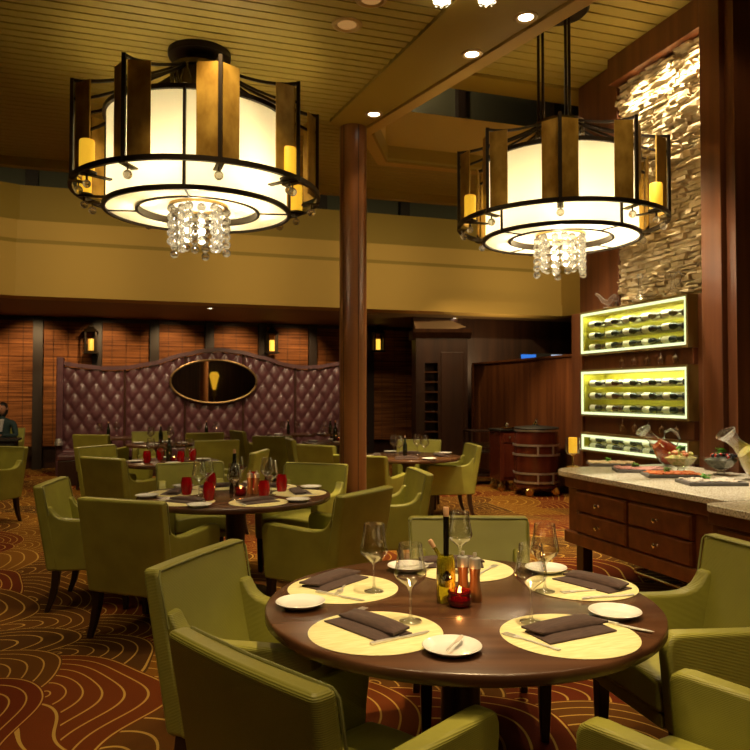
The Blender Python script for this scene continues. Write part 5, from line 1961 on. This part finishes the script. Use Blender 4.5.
wb = rack_bottle()
wb_used = False
rowname = ['bottom', 'middle', 'top']
row2 = ['bottom', 'top']
rr_ = random.Random(5)
for rn, z1, z0 in racks:
    g = thing('wine_rack', f'{rn} lit wall rack of wine bottles with a lime lining', 'wine rack', S(S_RACK, (ta + tb) / 2, z0), RA, 'lit wine racks beside the buffet')
    hw, ht = (ta - tb) / 2, z1 - z0
    dp = 0.30
    th = 0.022
    # casing
    bm = bmesh.new()
    box(bm, -0.006, dp, -hw, hw, -th, 0)
    box(bm, -0.006, dp, -hw, hw, ht, ht + th)
    box(bm, -0.006, dp, -hw - th, -hw, -th, ht + th)
    box(bm, -0.006, dp, hw, hw + th, -th, ht + th)
    mesh_obj('casing', bm, M['rack_frame'], g, smooth=False)
    mesh_obj('lime_lining', newbox(dp - 0.01, dp, -hw, hw, 0, ht), M['rack_back'], g, smooth=False)
    bm = bmesh.new()
    box(bm, 0.002, dp - 0.012, -hw + .001, hw - .001, 0.0005, 0.004)
    box(bm, 0.002, dp - 0.012, -hw + .001, hw - .001, ht - 0.004, ht - .0005)
    box(bm, 0.002, dp - 0.012, hw - 0.004, hw - .0005, 0.005, ht - .005)
    mesh_obj('inner_lining', bm, M['rack_back'], g, smooth=False)
    # light edge: glowing frame of acrylic
    bm = bmesh.new()
    fw = 0.026
    box(bm, -0.010, 0.001, -hw, hw, ht - fw, ht)
    box(bm, -0.010, 0.001, -hw, hw, 0, fw)
    box(bm, -0.010, 0.001, hw - fw, hw, fw, ht - fw)
    box(bm, -0.010, 0.001, -hw, -hw + fw * .6, fw, ht - fw)
    mesh_obj('led_frame', bm, M['led'], g, smooth=False)
    mesh_obj('led_strip', newbox(0.03, 0.05, -hw + 0.02, hw - 0.02, ht - 0.012, ht - 0.006), M['led'], g, smooth=False)
    bm = bmesh.new()
    for k in (-1, 1):
        box(bm, -0.004, 0.0, (0.003 if k > 0 else -hw + 0.02), (hw - 0.03 if k > 0 else -0.003), fw, ht - fw)
    mesh_obj('glass_door', bm, M['pane'], g, smooth=False)
    bm = bmesh.new()
    nrow = 3 if ht > 0.25 else 2
    rstep = (ht - 0.06) / 3 if nrow == 3 else 0.0712
    rz0 = 0.035 if nrow == 3 else 0.0065
    for row in range(nrow if nrow == 3 else 0):
        z = rz0 + row * rstep
        for x_ in (0.09, 0.19):
            box(bm, x_ - 0.003, x_ + 0.003, -hw + 0.01, hw - 0.03, z - 0.008, z - 0.002)
    if nrow == 3:
        mesh_obj('bottle_rails', bm, M['steel'], g, smooth=False)
    else:
        bm.free()
    light('AREA', S(S_RACK + 0.16, (ta + tb) / 2, z1 - 0.012), RACK * 0.40 * min(1, ht / 0.42), (1.0, 1.0, 0.55), (0.22, 2 * hw - 0.1), S(S_RACK + 0.14, (ta + tb) / 2, z0 - 1)).rotation_euler = (0, 0, RA)
    light('AREA', S(S_RACK + 0.012, (ta + tb) / 2, z1 - 0.012), RACK * 0.75 * min(1, ht / 0.42) ** 2.6, (1.0, 1.0, 0.65), (0.02, 2 * hw - 0.1), S(S_RACK, (ta + tb) / 2, z0 - 1)).rotation_euler = (0, radians(-38), RA)
    for row in range(nrow):
        for c in range(5):
            for dpt in range(2):
                z = z0 + rz0 + row * rstep + 0.0327
                t = ta - 0.19 - c * 0.282 + rr_.uniform(-0.004, 0.004) - dpt * 0.05
                s = S_RACK + 0.07 + dpt * 0.095
                o = wb if not wb_used else copy_tree(wb)
                wb_used = True
                p = S(s, t, z)
                place(o, p, RA + PI, f'{"front" if dpt == 0 else "rear"} wine bottle, {ORD[c]} from the left, {(rowname if nrow == 3 else row2)[row]} row of the {rn} rack', f'wine bottles in the {rn} rack')
                o.rotation_euler = (0, 0, RA)
                o.scale = (0.92, 0.92, 0.92)
# hanging stemware under the two upper racks
for rn, z1, z0 in racks[:2]:
    for c in range(5):
        t = tb + 0.16 + c * 0.19
        p = S(S_RACK + 0.02, t, z0 - 0.031)
        o = mesh_obj('hanging_wine_glass', newlathe([(0.0, -0.001), (0.027, 0.0), (0.005, -0.005), (0.0035, -0.043), (0.009, -0.052), (0.027, -0.066), (0.030, -0.08), (0.023, -0.122)], 16), M['wine_glass'], loc=p)
        tag(o, f'{ORD[c]} hanging wine glass from the right below the {rn} rack', 'wine glass', f'glasses hanging under the {rn} rack')


# decanters on the upper rack
def decanter(px, lab, kind):
    x, y = s_at(px, S_RACK + 0.035)
    z = racks[0][1] + 0.026
    g = thing('glass_decanter', lab, 'decanter', (x, y, z), 0, 'decanters on the upper rack')
    if kind == 'swan':
        bm = bmesh.new()
        tube(bm, [(0.03, 0, 0.012), (0.07, 0, 0.03), (0.085, 0, 0.08), (0.06, 0, 0.12), (0.03, 0, 0.09), (0.0, 0, 0.05), (-0.05, 0, 0.07), (-0.09, 0, 0.12), (-0.13, 0, 0.145)], [0.02, 0.03, 0.03, 0.03, 0.03, 0.032, 0.025, 0.016, 0.012], 12)
        mesh_obj('coiled_body', bm, M['crystal'], g)
        mesh_obj('foot', newlathe([(0, 0), (0.05, 0), (0.05, 0.008), (0.02, 0.014), (0, 0.014)], 20), M['crystal'], g)
    else:
        mesh_obj('body', newlathe([(0, 0), (0.065, 0.0), (0.078, 0.012), (0.07, 0.03), (0.036, 0.055), (0.02, 0.085), (0.017, 0.16), (0.026, 0.215)], 24), M['wine_glass'], g)
        bm = bmesh.new()
        if kind == 'stopper':
            lathe(bm, [(0, 0.16), (0.016, 0.16), (0.020, 0.222), (0.034, 0.245), (0.02, 0.27), (0, 0.272)], 14)
            mesh_obj('stopper', bm, M['crystal'], g)
        else:
            tube(bm, [(0.02, 0, 0.09), (0.06, 0, 0.12), (0.085, 0, 0.19), (0.05, 0, 0.225), (0.022, 0, 0.205)], 0.008, 8)
            mesh_obj('handle', bm, M['crystal'], g)


decanter(609, 'coiled glass decanter at the far end of the upper rack', 'swan')
decanter(641, 'slender glass decanter with a tall stopper, middle one on the upper rack', 'stopper')
decanter(674, 'glass decanter with a looped handle, nearest the pier on the upper rack', 'handle')

# ------------------------------------------------------------------ seated person at the left edge
g = thing('person', 'person in a dark teal jacket and pale blouse seated at the left edge', 'person', (-6.66, 13.15, 0), 0)


def skin(name, verts, edges, mat, parent, root=0, sub=2):
    me = bpy.data.meshes.new(name)
    me.from_pydata([v[:3] for v in verts], edges, [])
    o = bpy.data.objects.new(name, me)
    COL.objects.link(o)
    o.parent = parent
    me.materials.append(mat)
    m = o.modifiers.new('skin', 'SKIN')
    m.use_smooth_shade = True
    lay = me.skin_vertices[0].data
    for i, v in enumerate(verts):
        lay[i].radius = (v[3], v[4] if len(v) > 4 else v[3])
        lay[i].use_root = i == root
    s = o.modifiers.new('sub', 'SUBSURF')
    s.levels = s.render_levels = sub
    return o


# faces the camera and a little to the left; -y is forward
V = [(0, 0, 0.50, 0.16, 0.12), (0, 0.01, 0.68, 0.145, 0.105), (0, 0.0, 0.86, 0.165, 0.11), (0, 0.01, 0.98, 0.15, 0.09), (0, 0.0, 1.06, 0.055), (0, -0.01, 1.10, 0.052),
     (-0.185, 0.0, 0.97, 0.062), (-0.24, -0.05, 0.74, 0.046), (-0.12, -0.30, 0.76, 0.034), (-0.07, -0.36, 0.775, 0.026),
     (0.185, 0.0, 0.97, 0.062), (0.24, -0.05, 0.74, 0.046), (0.13, -0.30, 0.76, 0.034), (0.08, -0.37, 0.775, 0.026),
     (-0.10, -0.02, 0.49, 0.09), (-0.13, -0.42, 0.50, 0.07), (-0.13, -0.44, 0.10, 0.045), (-0.13, -0.56, 0.05, 0.04),
     (0.10, -0.02, 0.49, 0.09), (0.13, -0.42, 0.50, 0.07), (0.13, -0.44, 0.10, 0.045), (0.13, -0.56, 0.05, 0.04)]
E = [(0, 1), (1, 2), (2, 3), (3, 4), (4, 5), (3, 6), (6, 7), (7, 8), (8, 9), (3, 10), (10, 11), (11, 12), (12, 13), (0, 14), (14, 15), (15, 16), (16, 17), (0, 18), (18, 19), (19, 20), (20, 21)]
skin('body', V, E, M['jacket'], g)
# head with a face
bm = bmesh.new()
sphere(bm, (0, 0, 0), 0.1, 24, 18)
for v in bm.verts:
    c = v.co
    c.x *= 0.76
    c.y *= 0.98
    c.z *= 1.18
    if c.z < -0.02:
        c.x *= 1 + (c.z + 0.02) * 3.2
        c.y *= 1 + (c.z + 0.02) * 1.2
    if c.y < -0.05:
        n_ = math.exp(-((c.x / 0.014) ** 2)) * math.exp(-(((c.z + 0.012) / 0.022) ** 2))
        c.y -= 0.022 * n_
        for ex in (-0.03, 0.03):
            c.y += 0.010 * math.exp(-(((c.x - ex) / 0.014) ** 2) - (((c.z - 0.012) / 0.011) ** 2))
hd = mesh_obj('head', bm, M['skin'], g, loc=(0, -0.015, 1.225), rot=(0.08, 0, -0.25), angle=80)
for ex in (-0.03, 0.03):
    bm = bmesh.new()
    sphere(bm, (ex, -0.080, 0.012), 0.011, 10, 8)
    mesh_obj('eye', bm, M['hair'], hd)
bm = bmesh.new()
sphere(bm, (0, -0.079, -0.052), 0.018, 12, 8, sz=0.35)
mesh_obj('mouth', bm, pbsdf('lips', (0.35, 0.08, 0.06), 0.5), hd)
for ex in (-0.077, 0.077):
    bm = bmesh.new()
    sphere(bm, (ex, 0.005, 0.0), 0.018, 10, 8, sz=1.5)
    mesh_obj('ear', bm, M['skin'], hd)
bm = bmesh.new()
sphere(bm, (0, 0, 0), 0.1, 24, 18)
for v in bm.verts:
    c = v.co
    c.x *= 0.88
    c.y = c.y * 1.08 + 0.012
    c.z *= 1.26
    if c.y < -0.02 and c.z < 0.06:
        c.y = -0.02 + (c.y + 0.02) * 0.1
    if c.z < -0.05:
        c.z = -0.05 + (c.z + 0.05) * 1.5
mesh_obj('hair', bm, M['hair'], hd, angle=80)
bm = bmesh.new()
prism(bm, [(-0.055, 1.045), (0.055, 1.045), (0.02, 0.82), (-0.02, 0.82)], 'y', -0.128, -0.085)
mesh_obj('blouse', bm, M['blouse'], g, bevel=0.008)
for sx in (-1, 1):
    hx, hy, hz = sx * 0.065, -0.375, 0.775
    vv = [(hx, hy, hz, 0.022, 0.014), (hx - sx * 0.01, hy - 0.05, hz, 0.028, 0.012), (hx - sx * .012, hy - .08, hz, 0.02, 0.01)]
    ee = [(0, 1), (1, 2)]
    for k in range(4):
        b0 = len(vv)
        off = (k - 1.5) * 0.013
        l_ = (0.05, 0.058, 0.054, 0.042)[k]
        vv += [(hx + off, hy - 0.085 - l_ * .5, hz + 0.002, 0.0065), (hx + off, hy - 0.085 - l_, hz - 0.012, 0.0055)]
        ee += [(2, b0), (b0, b0 + 1)]
    b0 = len(vv)
    vv += [(hx - sx * 0.035, hy - 0.05, hz - 0.004, 0.0075), (hx - sx * 0.045, hy - 0.085, hz - 0.008, 0.006)]
    ee += [(1, b0), (b0, b0 + 1)]
    skin('hand', vv, ee, M['skin'], g, 1, 1)
g.rotation_euler = (0, 0, 0.25)
# dark table before the person with a white saucer
pt = Vector((-6.75, 12.28))
g = thing('lounge_table', 'black low table before the seated person at the left edge', 'table', (pt.x, pt.y, 0), RA)
mesh_obj('tabletop', newbox(-0.75, 0.75, -0.28, 0.28, 0.70, 0.74), M['black'], g, bevel=0.006)
mesh_obj('skirt', newbox(-0.70, 0.70, -0.23, 0.23, 0.04, 0.699), M['black'], g, smooth=False)
o = mesh_obj('display_plate', newlathe([(0, 0), (0.09, 0.0), (0.115, 0.012), (0.117, 0.016), (0.09, 0.008), (0, 0.006)], 28), M['porcelain'], loc=(-6.33, 12.17, 0.862), rot=(radians(80), 0, 0.3))
tag(o, 'white plate standing upright on the black table by the seated person', 'plate')
bm = bmesh.new()
tube(bm, [(-0.04, -0.03, 0.0), (-0.04, 0.03, 0.0), (-0.04, 0.05, 0.10)], 0.004, 6)
tube(bm, [(0.04, -0.03, 0.0), (0.04, 0.03, 0.0), (0.04, 0.05, 0.10)], 0.004, 6)
o = mesh_obj('plate_stand', bm, M['iron'], loc=(-6.33, 12.19, 0.745), rot=(0, 0, 0.3))
tag(o, 'small wire stand under the upright white plate', 'stand')
# ------------------------------------------------------------------ world and colour
w = bpy.data.worlds.new('interior_night')
SC.world = w
w.use_nodes = True
w.node_tree.nodes['Background'].inputs[0].default_value = (0.9, 0.6, 0.3, 1)
w.node_tree.nodes['Background'].inputs[1].default_value = 0.004
vs = SC.view_settings
vs.view_transform = 'Standard'
vs.look = 'None'
vs.exposure = EXPO
vs.gamma = 1.0
vs.use_curve_mapping = False
SC.cycles.max_bounces = 10
SC.cycles.transparent_max_bounces = 24
SC.cycles.transmission_bounces = 10
SC.cycles.diffuse_bounces = 4
SC.cycles.glossy_bounces = 4
SC.cycles.sample_clamp_indirect = 4.0
SC.cycles.sample_clamp_direct = 0.0
SC.cycles.caustics_reflective = False
SC.cycles.caustics_refractive = False
SC.cycles.use_denoising = True
SC.cycles.use_adaptive_sampling = False
